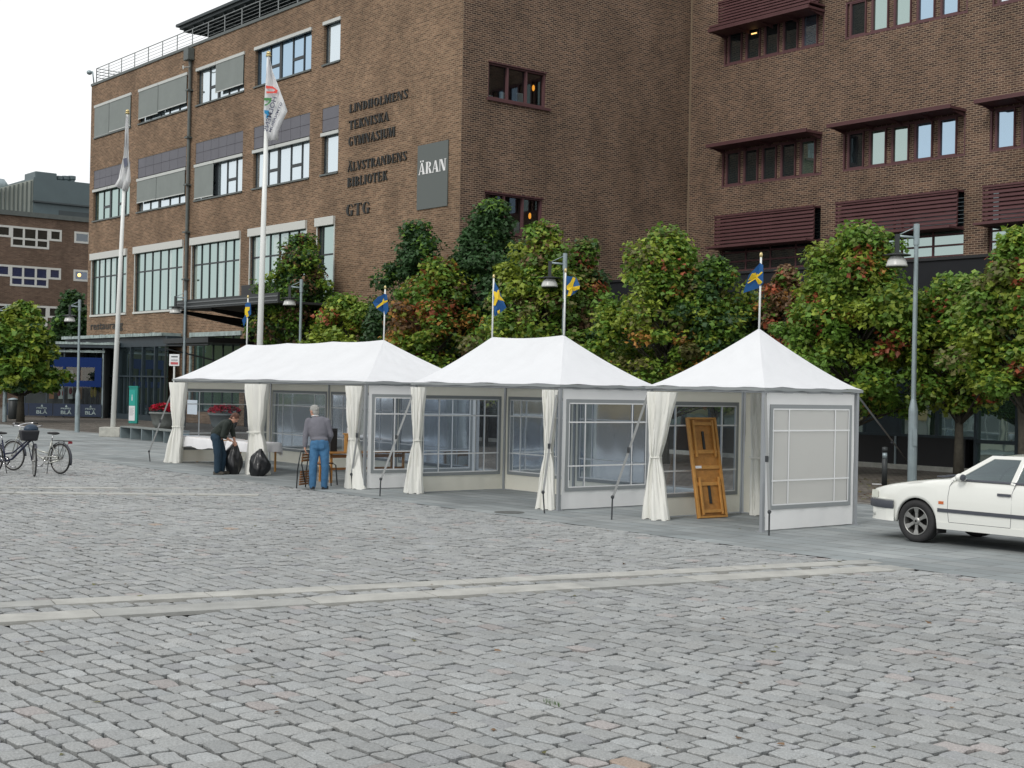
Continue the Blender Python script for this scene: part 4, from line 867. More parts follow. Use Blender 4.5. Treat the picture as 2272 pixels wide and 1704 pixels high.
t1_, B1, T1 = flagpole(250, 955, 283, 250, dp1, 'slim white flagpole on a concrete block with its flag hanging limp', .1)
q = lambda x, y: D(x, y, dp1 - .1); rows = [((281, 256), (284, 258)), ((278, 300), (286, 302)), ((276, 345), (287, 347)), ((270, 365), (288, 370)), ((262, 395), (289, 400)), ((252, 412), (282, 425))]
g = [[q(a[0] + (b[0] - a[0]) * j / 8, a[1] + (b[1] - a[1]) * j / 8) + Vector((0, -.1 * math.sin(j * 1.6 + k), 0)) for j in range(9)] for k, (a, b) in enumerate(rows)]
mb = MB(); mb.grid(g); f1_ = mb.build('flag', M['fwhite'], t1_, True, solid=.006)
mb = MB(); mb.add([D(x, y, dp1 - .25) for x, y in [(273, 352), (282, 350), (283, 366), (276, 372)]], [(0, 1, 2, 3)]); mb.build('flag_print', M['ftext'], f1_)
mb = MB(); P0 = G(219, 969); mb.box(P0, (.78, 0, 0), (0, .7, 0), (0, 0, .36)); o = mb.build('concrete_block', M['conc'], bevel=.02); tag(o, 'pale concrete ballast block at the foot of the slim flagpole', 'concrete block')
# ------------------------------------------------------------------ tents
def wavy(P00, ax, up, Ln, Hh, n, amp, nrm, x0, x1, z0, z1, ph):
    g = []
    for i in range(n + 1):
        r = []
        for j in range(7):
            x = x0 + (x1 - x0) * i / n; z = z0 + (z1 - z0) * j / 6
            w = amp * (math.sin(x * 11 + ph + z * 2) * .5 + math.sin(x * 23 + z * 5 + ph * 2) * .35) * (1 - .5 * z / Hh)
            r.append(P00 + ax * x + up * z + nrm * w)
        g.append(r)
    return g
EAVE = 2.19
def wallpanel(tent, P0, ax, Ln, nrm, win=True, H=2.12, pv_=None, m0=.09, ph=0., bottom=.02, mw_=None):
    mw_ = M[mw_ or 'wallc']
    """a side wall of cloth with a vinyl window"""
    pv_ = pv_ or M['pvc']; wl, wr, wb, wt = m0, Ln - m0, .34, 1.93; bw = .062
    mb = MB()
    if not win: mb.grid(wavy(P0, ax, UP, Ln, H, int(Ln * 12), .03, nrm, 0, Ln, bottom, H, ph)); return mb.build('wall_panel', mw_, tent, True)
    A = lambda x0, x1, z0, z1, n: mb.grid(wavy(P0, ax, UP, Ln, H, n, .012, nrm, x0, x1, z0, z1, ph))
    A(0, Ln, bottom, wb, int(Ln * 14)); A(0, Ln, wt, H, int(Ln * 14)); A(0, wl, wb, wt, 2); A(wr, Ln, wb, wt, 2)
    wp = mb.build('wall_panel', mw_, tent, True)
    def ring(o, w, a0, a1, z0, z1, m, name, th=.006):
        b = MB(); q = P0 + nrm * (o - th / 2)
        for (x0, x1, y0, y1) in ((a0, a1, z0, z0 + w), (a0, a1, z1 - w, z1), (a0, a0 + w, z0 + w, z1 - w), (a1 - w, a1, z0 + w, z1 - w)): b.box(q + ax * x0 + UP * y0, ax * (x1 - x0), nrm * th, UP * (y1 - y0))
        return b.build(name, m, wp)
    ring(0, bw, wl - .012, wr + .012, wb - .012, wt + .012, M['band'], 'window_band', .03)
    i0, i1, j0, j1 = wl + bw - .02, wr - bw + .02, wb + bw - .02, wt - bw + .02
    b = MB(); b.grid(wavy(P0, ax, UP, Ln, H, 10, .006, nrm, i0, i1, j0, j1, ph)); b.build('window_vinyl', pv_, wp, True)
    b = MB(); W_ = i1 - i0; Hh = j1 - j0; tw = .024
    for s_ in (1, -1):
        o = P0 + nrm * .012 * s_ - nrm * .002
        for (x0, x1, y0, y1) in ((i0, i1, j0, j0 + tw * 1.2), (i0, i1, j1 - tw * 1.2, j1), (i0, i0 + tw * 1.2, j0, j1), (i1 - tw * 1.2, i1, j0, j1)): b.box(o + ax * x0 + UP * y0 + nrm * .001, ax * (x1 - x0), nrm * .003, UP * (y1 - y0))
        for f in (.2, .8): b.box(o + ax * (i0 + W_ * f) + UP * j0, ax * tw, nrm * .003, UP * Hh)
        for f in (.25, .76): b.box(o + nrm * .0045 + ax * i0 + UP * (j0 + Hh * f), ax * W_, nrm * .003, UP * tw)
    b.build('window_tape', M['tape'], wp)
    return wp
def curtain(tent, P, ax, nrm, w_top=.42, w_tie=.11, w_bot=.42, ztie=1.0, shift=0., n=9, ph=0., dshift=0.):
    g = []; N = 64
    for j in range(25):
        z = 2.1 * (1 - j / 24)
        if z > ztie: t = (z - ztie) / (2.1 - ztie); w = w_tie + (w_top - w_tie) * t ** .8; s_ = shift * (1 - t)
        else: t = (ztie - z) / ztie; w = w_tie + (w_bot * 1.18 - w_tie) * (t ** .8); s_ = shift + dshift * t
        r = []
        for i in range(N + 1):
            u = 2 * i / N if i <= N / 2 else 2 * (1 - i / N); side = 1 if i <= N / 2 else -1
            dth = (.05 + .14 * w) * side * math.sqrt(max(0, 1 - (2 * u - 1) ** 2)) + (.026 + .055 * w) * math.sin(u * n * 2.1 + ph + side + .6 * math.sin(z * 2.3 + ph)) * math.sin(math.pi * u)
            r.append(P + ax * (s_ + (u - .5) * w + .012 * math.sin(i * 1.7 + z * 4)) + nrm * (dth + .01 * math.sin(z * 9 + i)) + UP * (z + (.02 * math.sin(i * .9) if j == 24 else 0)))
        g.append(r)
    mb = MB(); mb.grid(g); c = mb.build('curtain', M['curt'], tent, True)
    mb = MB(); tp = [P + ax * (shift + (w_tie / 2 + .012) * math.cos(q)) + nrm * ((w_tie * .45 + .03) * math.sin(q)) + UP * ztie for q in [k * math.pi / 8 for k in range(17)]]; mb.tube(tp, .014, 5, False); mb.build('curtain_tie', M['curt'], c)
    return c
def guy(tent, top, stk, stop):
    mb = MB(); d = stop - top; mb.box(top - Vector((.02, 0, 0)), (.04, 0, 0), (0, .01, 0), d); o = mb.build('guy_strap', M['strap'], tent)
    mb = MB(); m_ = top.lerp(stop, .55); mb.box(m_ - Vector((.035, .02, .05)), (.045, 0, 0), (0, .03, 0), (0, 0, .09)); mb.build('ratchet', M['stake'], o)
    mb = MB(); mb.tube([stk, stop + UP * .02], .014, 6); mb.ell(stop + UP * .03, .03, .03, .03, 8, 6); mb.build('stake', M['stake'], tent)
def roof(tent, O, u, v, W_, L_, ri, H, g=1.3, sag=.04, ov=.07, wr=.017, ri1=None):
    """u: width axis, v: length axis, hip roof, concave slopes"""
    c = [O - u * ov - v * ov, O + u * (W_ + ov) - v * ov, O + u * (W_ + ov) + v * (L_ + ov), O - u * ov + v * (L_ + ov)]
    r0 = O + u * W_ / 2 + v * ri; r1 = O + u * W_ / 2 + v * (L_ - (ri1 if ri1 is not None else ri)); e = UP * EAVE; mb = MB()
    for si, (A, B, RA, RB) in enumerate([(c[0], c[3], r0, r1), (c[3], c[2], r1, r1), (c[2], c[1], r1, r0), (c[1], c[0], r0, r0)]):
        n = max(10, int((B - A).length * 5)); m = 16; g_ = []
        for i in range(n + 1):
            p = i / n; row = []
            for j in range(m + 1):
                t = j / m; q = (A.lerp(B, p)).lerp(RA.lerp(RB, p), t); z = H * (t ** g)
                if (RA - RB).length > .1: z -= sag * math.sin(math.pi * ((p * max(1, round((RA - RB).length / 2.6))) % 1)) * t
                z += (wr * math.sin(p * 37 + t * 9 + si) * math.sin(math.pi * t) + wr * .8 * math.sin(p * 17 - t * 23) * (1 - t)) * min(1, p * 7, (1 - p) * 7)
                z += .012 * abs(math.sin(p * math.pi * max(2, n // 6))) * (1 - t) ** 3
                row.append(q + e + UP * z)
            g_.append(row)
        mb.grid(g_)
    R_ = mb.build('roof', M['canvas'], tent, True)
    b = MB()
    for A, B in ((c[0], c[3]), (c[3], c[2]), (c[2], c[1]), (c[1], c[0])):
        n = 14; b.grid([[A.lerp(B, i / n) + UP * (EAVE + .004 - .045 * j - (.008 * math.sin(i * 1.9) if j == 1 else 0)) for j in range(2)] for i in range(n + 1)])
    b.build('valance', M['band'], tent, solid=.004)
    b = MB()
    for A, B in ((O, O + v * L_), (O + v * L_, O + v * L_ + u * W_), (O + v * L_ + u * W_, O + u * W_), (O + u * W_, O)): b.box(A + UP * (EAVE - .075) - u * .014, (B - A), (u if abs((B - A).normalized().dot(v)) > .5 else v) * .03, UP * .035)
    b.build('eave_rail', M['alu'], tent)
    return r0 + UP * (EAVE + H), r1 + UP * (EAVE + H)
def post(tent, P, h=EAVE - .04, w=.055, m=None):
    mb = MB(); mb.box(P - dR * w / 2 - dL * w / 2, dR * w, dL * w, UP * h); mb.box(P - dR * .07 - dL * .07, dR * .14, dL * .14, UP * .012); return mb.build('post', m or M['alu'], tent)
def pennant(top, foot, name_label, pts, yel, dep):
    t = thing('pennant_pole', foot, name_label, 'flag', 'small blue and yellow flags on the tent peaks')
    mb = MB(); mb.tube([foot - UP * .02, top], .016, 8); mb.build('pole', M['pole'], t, True); mb = MB(); mb.ell(top + UP * .02, .025, .025, .045, 8, 6); mb.build('finial', M['gold'], t, True)
    return t
# tent 3: square, right
def tent(name, F_, u, v, W_, L_, ri, H, label, **k):
    t = thing(name, F_, label, 'tent', 'white party tents in a row'); tops = roof(t, F_, u, v, W_, L_, ri, H, **k)
    for a, b in ((0, 0), (0, 1), (1, 0), (1, 1)): post(t, F_ + u * W_ * a + v * L_ * b)
    return t, tops
F_3 = G(1690, 1180); W3_, L3_ = 2.28, 2.42
T3, tops3 = tent('party_tent', F_3, dR, dL, W3_, L3_, L3_ / 2 - .1, .98, 'square white tent with a single peak and a wooden table leaning inside', g=1.22, ri1=L3_ / 2 + .1)
wallpanel(T3, F_3 + dR * .06, dR, W3_ - .12, -dL, pv_=M['pvcm'], ph=1.)
wallpanel(T3, F_3 + dL * L3_ + dR * .05, dR, W3_ - .1, -dL, ph=2.2, mw_='wallk')
wallpanel(T3, F_3 + dR * W3_ + dL * .05, dL, L3_ - .1, -dR, win=False, ph=.4, mw_='wallk')
curtain(T3, F_3 + dR * (W3_ - .12) + dL * (L3_ - .55), dL, dR, .5, .42, .4, 1.0, 0, ph=2)
curtain(T3, F_3 + dL * (L3_ - .28) - dR * .03, dL, dR, .62, .15, .5, 1.02, .12, 7, .4, -.02)
guy(T3, F_3 + UP * 2.12 - dL * .02, G(1706, 1188), G(1706, 1188) + UP * .32)
cR = F_3 + dR * W3_; guy(T3, cR + UP * 2.12, G(2017, 1042), G(2016, 1042) + UP * .2)
cL = F_3 + dL * L3_; guy(T3, cL + UP * 2.12 - dR * .05, G(1357, 1153), G(1358, 1153) + UP * .34)
# tent 2
F_2 = G(1238.5, 1133); W2_, L2_ = 2.3, 4.35
T2t, tops2 = tent('party_tent', F_2, dR, dL, W2_, L2_, 1.25, .93, 'middle white tent with two ridge poles and see through windows', g=1.22, ri1=.95)
wallpanel(T2t, F_2 + dR * .06, dR, W2_ - .12, -dL, ph=3.)
wallpanel(T2t, F_2 + dL * L2_ + dR * .05, dR, W2_ - .1, -dL, ph=4.2, mw_='wallk')
for k in (0, 1): wallpanel(T2t, F_2 + dR * W2_ + dL * (.04 + k * L2_ / 2), dL, L2_ / 2 - .06, -dR, ph=.4 + k, mw_='wallk')
post(T2t, F_2 + dR * W2_ + dL * L2_ / 2)
curtain(T2t, F_2 + dL * (L2_ - .12) - dR * .02, dL, dR, .4, .14, .46, 1.05, 0, 6, .3, .1)
curtain(T2t, F_2 + dL * .22 - dR * .03, dL, dR, .34, .1, .4, 1.0, .02, 6, 1.6, .06)
guy(T2t, F_2 + UP * 2.12 + dL * .08, G(1208, 1139), G(1204, 1139) + UP * .33)
cL = F_2 + dL * L2_; guy(T2t, cL + UP * 2.12, G(843, 1101), G(844, 1101) + UP * .3)
# tent 1 (long)
F_1 = G(808, 1086); E1 = G(386, 1026); v1 = (E1 - F_1); L1_ = v1.length; v1.normalize(); u1 = Vector((v1.y, -v1.x, 0)); W1_ = 2.75
T1t, tops1 = tent('party_tent', F_1, u1, v1, W1_, L1_, 1.7, .93, 'longest white tent with two openings, curtains tied back and two people at it', g=1.2, sag=.03, ri1=1.35)
wallpanel(T1t, F_1 + u1 * .06, u1, W1_ - .12, -v1, ph=5.)
wallpanel(T1t, F_1 + v1 * L1_ + u1 * .05, u1, W1_ - .1, -v1, ph=6.2, mw_='wallk')
nb = 3; seg = L1_ / nb
for k in range(nb):
    wallpanel(T1t, F_1 + u1 * W1_ + v1 * (.04 + k * seg), v1, seg - .06, -u1, ph=.4 + k, mw_='wallk')
    if k: post(T1t, F_1 + u1 * W1_ + v1 * k * seg)
Mid = G(577, 1052); mt = (Mid - F_1).dot(v1); post(T1t, F_1 + v1 * mt)
curtain(T1t, F_1 + v1 * (mt + .02) - u1 * .03, v1, u1, .95, .42, .85, .98, -.02, 11, .3, -.1)
curtain(T1t, F_1 + v1 * (L1_ - .3) - u1 * .03, v1, u1, .8, .28, .7, .95, .0, 8, 1.1, .3)
curtain(T1t, F_1 + v1 * .42 - u1 * .03, v1, u1, .55, .17, .62, 1.0, .0, 7, 2.1, -.12)
guy(T1t, F_1 + UP * 2.12 + v1 * .05, G(782, 1085), G(779, 1085) + UP * .27)
guy(T1t, F_1 + v1 * L1_ + UP * 2.12, G(333, 1024), G(330, 1024) + UP * .24)
# paper notice on the back wall window
mb = MB(); FB1 = Frame(F_1 + u1 * (W1_ - .05), v1, -u1); a, z = FB1.hit(437, 920); a1_ = FB1.hit(415, 920)[0]; print('notice', a, a1_, z, L1_); mb.box(FB1.p(a, z), v1 * (a1_ - a), u1 * .004, UP * (FB1.hit(437, 888)[1] - z)); tag(mb.build('paper_notice', M['paper']), 'white paper sheet taped to the left back window of the longest tent', 'notice')
# pennants
def penn(foot, tpx, tpy, pieces, label):
    dep = foot.y; T = Vector((foot.x, foot.y, CAMH + ray(tpx, tpy).z / ray(tpx, tpy).y * dep)) + Vector((.01, 0, 0)); kk = (T - C0); shx = CX + FPX * (kk.dot(rgt) / kk.dot(Fv)) - tpx; tpx += shx; pieces = [(m_, [(x + shx, y) for x, y in p_]) for m_, p_ in pieces]; t = thing('pennant_pole', foot, label, 'flag', 'small blue and yellow flags on the tent peaks')
    mb = MB(); mb.tube([foot - UP * .05, T], .017, 8); mb.build('pole', M['pole'], t, True); mb = MB(); mb.ell(T + UP * .03, .028, .028, .05, 8, 6); mb.build('finial', M['gold'], t, True)
    mb = MB(); mb2 = MB(); fo = None
    for i, (m, pts) in enumerate(pieces):
        n = len(pts); cx = sum(p[0] for p in pts) / n; cy = sum(p[1] for p in pts) / n
        b = mb if m == 'b' else mb2
        dd = .03 if m == 'b' else .045
        vv = [D(x, y, dep - dd - .06 * math.sin((x - tpx) * .22)) for x, y in pts] + [D(cx, cy, dep - dd - .06 * math.sin((cx - tpx) * .22) - .015)]
        b.add(vv, [(k, (k + 1) % n, n) for k in range(n)])
    fo = mb.build('flag', M['fblue'], t, False, solid=.004); mb2.build('cross', M['fyel'], fo, False, solid=.004)
def zc(pts, x0, y0, s): return [(x0 + a / s, y0 + b / s) for a, b in pts]
s1 = 2.765
penn(tops3[0], 1689, 570, [('b', zc([(1900, 285), (1830, 360), (1795, 470), (1890, 440), (1918, 410), (1918, 300)], 1000, 480, s1)), ('y', zc([(1898, 318), (1880, 345), (1850, 350), (1818, 405), (1825, 412), (1870, 385), (1893, 425), (1912, 405), (1900, 370), (1914, 345)], 1000, 480, s1))], 'blue flag with yellow cross blown left on the square tent peak')
penn(tops2[0], 1255, 604, [('b', zc([(710, 365), (770, 375), (795, 430), (770, 465), (735, 490), (712, 480)], 1000, 480, s1)), ('y', zc([(712, 428), (735, 405), (750, 372), (766, 380), (752, 412), (765, 440), (792, 425), (790, 445), (752, 460), (735, 488), (716, 488), (726, 455), (712, 448)], 1000, 480, s1))], 'curled blue and yellow flag on the right peak of the middle tent')
penn(tops2[1], 1091.5, 617, [('b', zc([(258, 400), (285, 450), (300, 490), (330, 560), (300, 585), (258, 615), (250, 500)], 1000, 480, s1)), ('y', zc([(250, 462), (285, 450), (292, 488), (318, 520), (306, 532), (280, 510), (262, 548), (250, 545), (258, 500)], 1000, 480, s1)), ('y', zc([(275, 580), (290, 572), (290, 595), (278, 598)], 1000, 480, s1))], 'drooping blue and yellow flag on the left peak of the middle tent')
s2 = 4.254
penn(tops1[0], 844, 641, [('b', zc([(1970, 390), (1905, 420), (1855, 470), (1890, 530), (1950, 565), (1975, 590), (2005, 550), (2000, 480), (1990, 400)], 380, 560, s2)), ('y', zc([(1930, 405), (1945, 405), (1968, 460), (1995, 450), (1995, 465), (1960, 485), (1895, 530), (1890, 512), (1950, 475)], 380, 560, s2))], 'blue and yellow flag blown left on the right peak of the longest tent')
penn(tops1[1], 534, 661, [('b', zc([(650, 470), (680, 480), (685, 580), (660, 610), (640, 640), (615, 700), (600, 640), (630, 590), (628, 490)], 380, 560, s2)), ('y', zc([(630, 515), (672, 515), (668, 545), (650, 550), (662, 600), (648, 612), (628, 605), (625, 550)], 380, 560, s2))], 'limp blue and yellow flag on the left peak of the longest tent')
# ------------------------------------------------------------------ people
def capsule(mb, a, b, ra, rb, n=12):
    a, b = Vector(a), Vector(b); mb.tube([a, a.lerp(b, .35), a.lerp(b, .7), b], [ra, ra + (rb - ra) * .3, ra + (rb - ra) * .68, rb], n); mb.ell(a, ra, ra, ra, n, 8); mb.ell(b, rb, rb, rb, n, 8)
def remeshed(mb, name, m, t, vox=.011, sm=4, disp=0.):
    o = mb.build(name, m, t, True, local=True); r = o.modifiers.new('skin', 'REMESH'); r.mode = 'VOXEL'; r.voxel_size = vox; r.use_smooth_shade = True
    s = o.modifiers.new('smooth', 'SMOOTH'); s.iterations = sm; s.factor = .5
    if disp:
        tx_ = bpy.data.textures.new('fold', 'CLOUDS'); tx_.noise_scale = .09; d = o.modifiers.new('folds', 'DISPLACE'); d.texture = tx_; d.strength = disp; d.texture_coords = 'LOCAL'
    return o
def hand(mb, w, d, palm, s=1., curl=.6):
    """w wrist, d direction of hand, palm: palm normal; fingers curl towards palm"""
    w, d, palm = Vector(w), Vector(d).normalized(), Vector(palm).normalized(); palm = (palm - d * palm.dot(d)).normalized(); sd_ = d.cross(palm)
    c = w + d * .045 * s
    for k in (-.028, -.01, .01, .028): capsule(mb, w + sd_ * k * .7 * s, w + d * .08 * s + sd_ * k * s, .014 * s, .0125 * s, 8)
    for k, l in zip((-.031, -.0105, .0105, .031), (.062, .076, .08, .068)):
        p = w + d * .085 * s + sd_ * k * s; dd = d.copy(); r = .0092 * s
        for j in range(3):
            dd = (dd * math.cos(curl * .75) + palm * math.sin(curl * .75)).normalized(); e = p + dd * l * s * (.45, .32, .23)[j]; capsule(mb, p, e, r, r * .92, 8); p = e; r *= .92
    p = w + d * .03 * s + sd_ * .034 * s; dd = (sd_ * .75 + d * .65 + palm * .25).normalized(); e = p + dd * .038 * s; capsule(mb, p, e, .0125 * s, .011 * s, 8); dd = (d * .75 + palm * .6).normalized(); capsule(mb, e, e + dd * .032 * s, .011 * s, .0095 * s, 8)
def head(mb, c, face, up, s=1.):
    c, f, u = Vector(c), Vector(face).normalized(), Vector(up).normalized(); f = (f - u * f.dot(u)).normalized(); r = f.cross(u); R = Matrix((r, f, u)).transposed()
    mb.ell(c + u * .02 * s, .075 * s, .094 * s, .098 * s, 16, 12, R); mb.ell(c - u * .055 * s + f * .025 * s, .054 * s, .066 * s, .062 * s, 14, 10, R); mb.ell(c - u * .095 * s + f * .062 * s, .026 * s, .024 * s, .02 * s, 10, 8, R)
    capsule(mb, c + f * .088 * s + u * .015 * s, c + f * .108 * s - u * .025 * s, .009 * s, .014 * s, 8)
    for k in (1, -1): mb.ell(c + r * k * .078 * s - f * .005 * s - u * .008 * s, .010 * s, .02 * s, .032 * s, 8, 8, R); mb.ell(c + r * k * .03 * s + f * .08 * s + u * .03 * s, .022 * s, .014 * s, .008 * s, 8, 6, R)
    return r, f, u
def facebits(t, c, r, f, u, s=1.):
    for k in (1, -1):
        mb = MB(); mb.ell(c + r * k * .03 * s + f * .086 * s + u * .012 * s, .012 * s, .009 * s, .007 * s, 10, 8, Matrix((r, f, u)).transposed()); mb.build('eye', M['eye'], t, True, local=True)
    mb = MB(); mb.ell(c + f * .088 * s - u * .058 * s, .024 * s, .008 * s, .007 * s, 10, 6, Matrix((r, f, u)).transposed()); mb.build('mouth', M['lip'], t, True, local=True)
def hairm(t, c, r, f, u, m, s=1.):
    mb = MB(); R = Matrix((r, f, u)).transposed(); mb.ell(c + u * .034 * s - f * .014 * s, .084 * s, .1 * s, .094 * s, 16, 12, R); mb.ell(c - u * .03 * s - f * .045 * s, .074 * s, .058 * s, .07 * s, 14, 10, R)
    for k in range(26): q = random.random() * 6.28; e = random.uniform(-.1, 1.2); v = r * math.cos(q) * math.cos(e) * .08 + (f * math.sin(q) * math.cos(e) - f * .2) * .09 + u * math.sin(e) * .09; mb.ell(c + (v + u * .03) * s, .02 * s, .02 * s, .018 * s, 6, 5)
    remeshed(mb, 'hair', m, t, .008, 2)
def shoe(mb, p, d, s=1.):
    p, d = Vector(p), Vector(d).normalized(); sd_ = Vector((-d.y, d.x, 0)); R = Matrix((sd_, d, UP)).transposed()
    mb.ell(p + d * .09 + UP * .04, .048, .1, .04, 12, 8, R); mb.ell(p - d * .02 + UP * .05, .042, .07, .05, 12, 8, R); mb.box(p - sd_ * .04 - d * .08, sd_ * .08, d * .24, UP * .025)
# --- standing man in a grey sweater, back to us
FTm = G(706, 1086); pm = thing('person', FTm, 'person in a grey sweater and blue jeans seen from behind, holding a folded chair', 'person')
hipL, hipR = (-.085, .02, .86), (.10, .02, .87); knL, knR = (-.11, -.03, .46), (.13, .0, .46); anL, anR = (-.12, .02, .09), (.105, .10, .09)
che = (-.04, .10, 1.30); nk = (-.10, .14, 1.46); hc = Vector((-.135, .17, 1.575))
shL, shR = (-.235, .10, 1.37), (.13, .13, 1.375); elL, elR = (-.285, .06, 1.08), (.215, .12, 1.09); wrL, wrR = (-.285, .02, .83), (.13, .34, .93)
B = MB()
for a, b, ra, rb in [(hipL, knL, .075, .05), (knL, anL, .05, .036), (hipR, knR, .075, .05), (knR, anR, .05, .036), ((0, .03, .9), che, .12, .13), (che, nk, .1, .055), (nk, hc - UP * .05, .052, .05), (shL, elL, .045, .036), (elL, wrL, .036, .026), (shR, elR, .045, .036), (elR, wrR, .036, .026), (shL, shR, .06, .06)]: capsule(B, a, b, ra, rb)
hand(B, wrL, (.15, .05, -1), (1, 0, 0), 1., .9); hand(B, wrR, (-.3, .9, -.3), (0, 0, -1), 1., .5); fr3 = head(B, hc, (-.75, .62, -.1), (-.12, .06, 1)); remeshed(B, 'body', M['skin'], pm, .0075, 3)
facebits(pm, hc, *fr3); hairm(pm, hc, *fr3, M['greyhair'])
J = MB()
for a, b, ra, rb in [(hipL, knL, .108, .08), (knL, (-.115, .0, .07), .08, .068), (hipR, knR, .108, .08), (knR, (.11, .08, .07), .08, .068), ((-.07, .02, .92), (.08, .02, .92), .115, .115), ((-.05, -.03, .86), (-.02, -.03, .95), .09, .09), ((.07, -.03, .86), (.05, -.03, .95), .09, .09)]: capsule(J, a, b, ra, rb)
J.ell((.0, .02, .95), .16, .115, .08); remeshed(J, 'jeans', M['jeans'], pm, .012, 4, .014)
mb = MB(); mb.box((-.09, -.115, .84), (.07, 0, 0), (0, .012, 0), (0, 0, .09)); mb.box((.045, -.115, .84), (.07, 0, 0), (0, .012, 0), (0, 0, .09)); mb.build('back_pocket', M['jeans'], pm, local=True)
K = MB()
for a, b, ra, rb in [(shL, elL, .074, .062), (elL, (-.287, .03, .87), .062, .05), (shR, elR, .076, .062), (elR, (.145, .31, .955), .062, .05), ((-.1, .12, 1.35), (.02, .13, 1.355), .12, .12)]: capsule(K, a, b, ra, rb)
K.ell((-.05, .10, 1.26), .20, .15, .2, 18, 12); K.ell((-.03, .075, 1.15), .19, .15, .26, 18, 12); K.ell((-.0, .035, 1.01), .185, .145, .07, 18, 10); capsule(K, (-.1, .13, 1.40), (-.105, .14, 1.44), .085, .07)
remeshed(K, 'sweater', M['knit'], pm, .012, 14, .016)
mb = MB(); mb.torus((-.112, .145, 1.475), (-.1, .15, 1), .06, .014); mb.build('collar', M['skinr'], pm, True, local=True)
sh = MB(); shoe(sh, (-.115, .02, 0), (-.25, 1, 0)); remeshed(sh, 'shoe', M['shoe'], pm, .01, 2); sh = MB(); shoe(sh, (.11, .1, 0), (.2, 1, 0)); remeshed(sh, 'shoe', M['shoe'], pm, .01, 2)
# --- bending person in dark clothes
FTw = G(486, 1053); pw = thing('person', FTw, 'person in a dark green shirt bending over a black bin bag, brown hair', 'person')
hipL, hipR = (-.05, .10, .82), (-.06, -.08, .82); knL, knR = (.06, .12, .44), (-.02, -.08, .44); anL, anR = (.03, .14, .09), (-.03, -.06, .09)
che = (.13, .0, 1.14); nk = (.25, .0, 1.26); hc = Vector((.335, .0, 1.31)); shL, shR = (.2, .16, 1.17), (.19, -.16, 1.17); elL, elR = (.27, .17, .93), (.11, -.19, .90); wrL, wrR = (.335, .06, .76), (.27, -.10, .79)
B = MB()
for a, b, ra, rb in [(hipL, knL, .075, .05), (knL, anL, .05, .036), (hipR, knR, .075, .05), (knR, anR, .05, .036), ((-.04, .01, .87), che, .11, .115), (che, nk, .09, .055), (nk, hc - Vector((.03, 0, .03)), .05, .048), (shL, elL, .043, .036), (elL, wrL, .036, .026), (shR, elR, .043, .036), (elR, wrR, .036, .026), (shL, shR, .05, .05)]: capsule(B, a, b, ra, rb)
hand(B, wrL, (.3, -.3, -.9), (0, -1, 0), .95, 1.0); hand(B, wrR, (.85, .3, -.3), (0, 0, -1), .95, .8); fr3 = head(B, hc, (.62, -.15, -.75), (.72, 0, .68), .95); remeshed(B, 'body', M['skin'], pw, .0075, 3)
facebits(pw, hc, *fr3, .95); hairm(pw, hc, *fr3, M['brownhair'], .97)
J = MB()
for a, b, ra, rb in [(hipL, knL, .105, .085), (knL, (.03, .14, .1), .085, .075), (hipR, knR, .11, .088), (knR, (-.03, -.06, .1), .088, .078), ((-.09, .08, .86), (-.09, -.06, .86), .12, .12)]: capsule(J, a, b, ra, rb)
remeshed(J, 'trousers', M['djeans'], pw, .012, 4, .016)
K = MB()
for a, b, ra, rb in [(shL, elL, .07, .06), (shR, elR, .074, .062), (elR, (.16, -.165, .87), .06, .05), (elL, (.29, .14, .88), .06, .05), ((-.07, .0, .93), (.12, 0, 1.12), .145, .15), ((.1, .07, 1.13), (.2, .05, 1.2), .11, .09), ((.1, -.07, 1.13), (.2, -.05, 1.2), .11, .09), ((.05, 0, 1.0), (.1, 0, .98), .13, .12)]: capsule(K, a, b, ra, rb)
remeshed(K, 'shirt', M['dgreen'], pw, .012, 4, .014)
sh = MB(); shoe(sh, (.03, .14, 0), (1, .1, 0)); remeshed(sh, 'shoe', M['shoeb'], pw, .01, 2); sh = MB(); shoe(sh, (-.04, -.06, 0), (1, -.1, 0)); remeshed(sh, 'shoe', M['shoeb'], pw, .01, 2)
# ------------------------------------------------------------------ bin bags
def bag(base, w, h, label, top=1., seed=1):
    random.seed(seed); t = thing('bin_bag', base, label, 'bin bag', 'black bin bags'); g = []; N = 40
    ph = [random.random() * 6 for _ in range(6)]
    for j in range(23):
        v = j / 22; r = w / 2 * (math.sin(min(1, v * 3.2) * math.pi / 2) * .35 + .65) * (1 if v < .4 else max(.1, 1 - ((v - .4) / .6) ** 2.1)) ; r = max(r, .03)
        if v > .93: r = .045 - (v - .93) * .2 / top
        row = []
        for i in range(N + 1):
            q = 2 * math.pi * i / N; am = .10 if v < .9 else .3; rr = r * (1 + am * math.sin(5 * q + ph[0] + v * 3) * .5 + am * .6 * math.sin(9 * q + ph[1] - v * 5) + am * .5 * math.sin(14 * q + ph[2]) + .10 * math.sin(2 * q + v * 5 + ph[3]) + .08 * math.sin(3 * q + v * 9 + ph[4]))
            row.append(Vector(base) + Vector((rr * math.cos(q) + .03 * v + .02 * math.sin(v * 7 + ph[5]), rr * .85 * math.sin(q), h * v + .02 * math.sin(q * 2 + v * 11) * v * (1 - v))))
        g.append(row)
    mb = MB(); mb.grid(g); mb.build('sack', M['bag'], t, True); mb = MB(); mb.torus(Vector(base) + Vector((.03, 0, h * .925)), (0, 0, 1), .038, .012, 14, 6); mb.build('tie', M['bag'], t, True)
bag(G(516, 1052), .40, .74, 'tall black bin bag held open by the bending person', 1.6, 3)
bag(G(574, 1056), .43, .62, 'full black bin bag standing alone by the tied tent curtain', .8, 5)
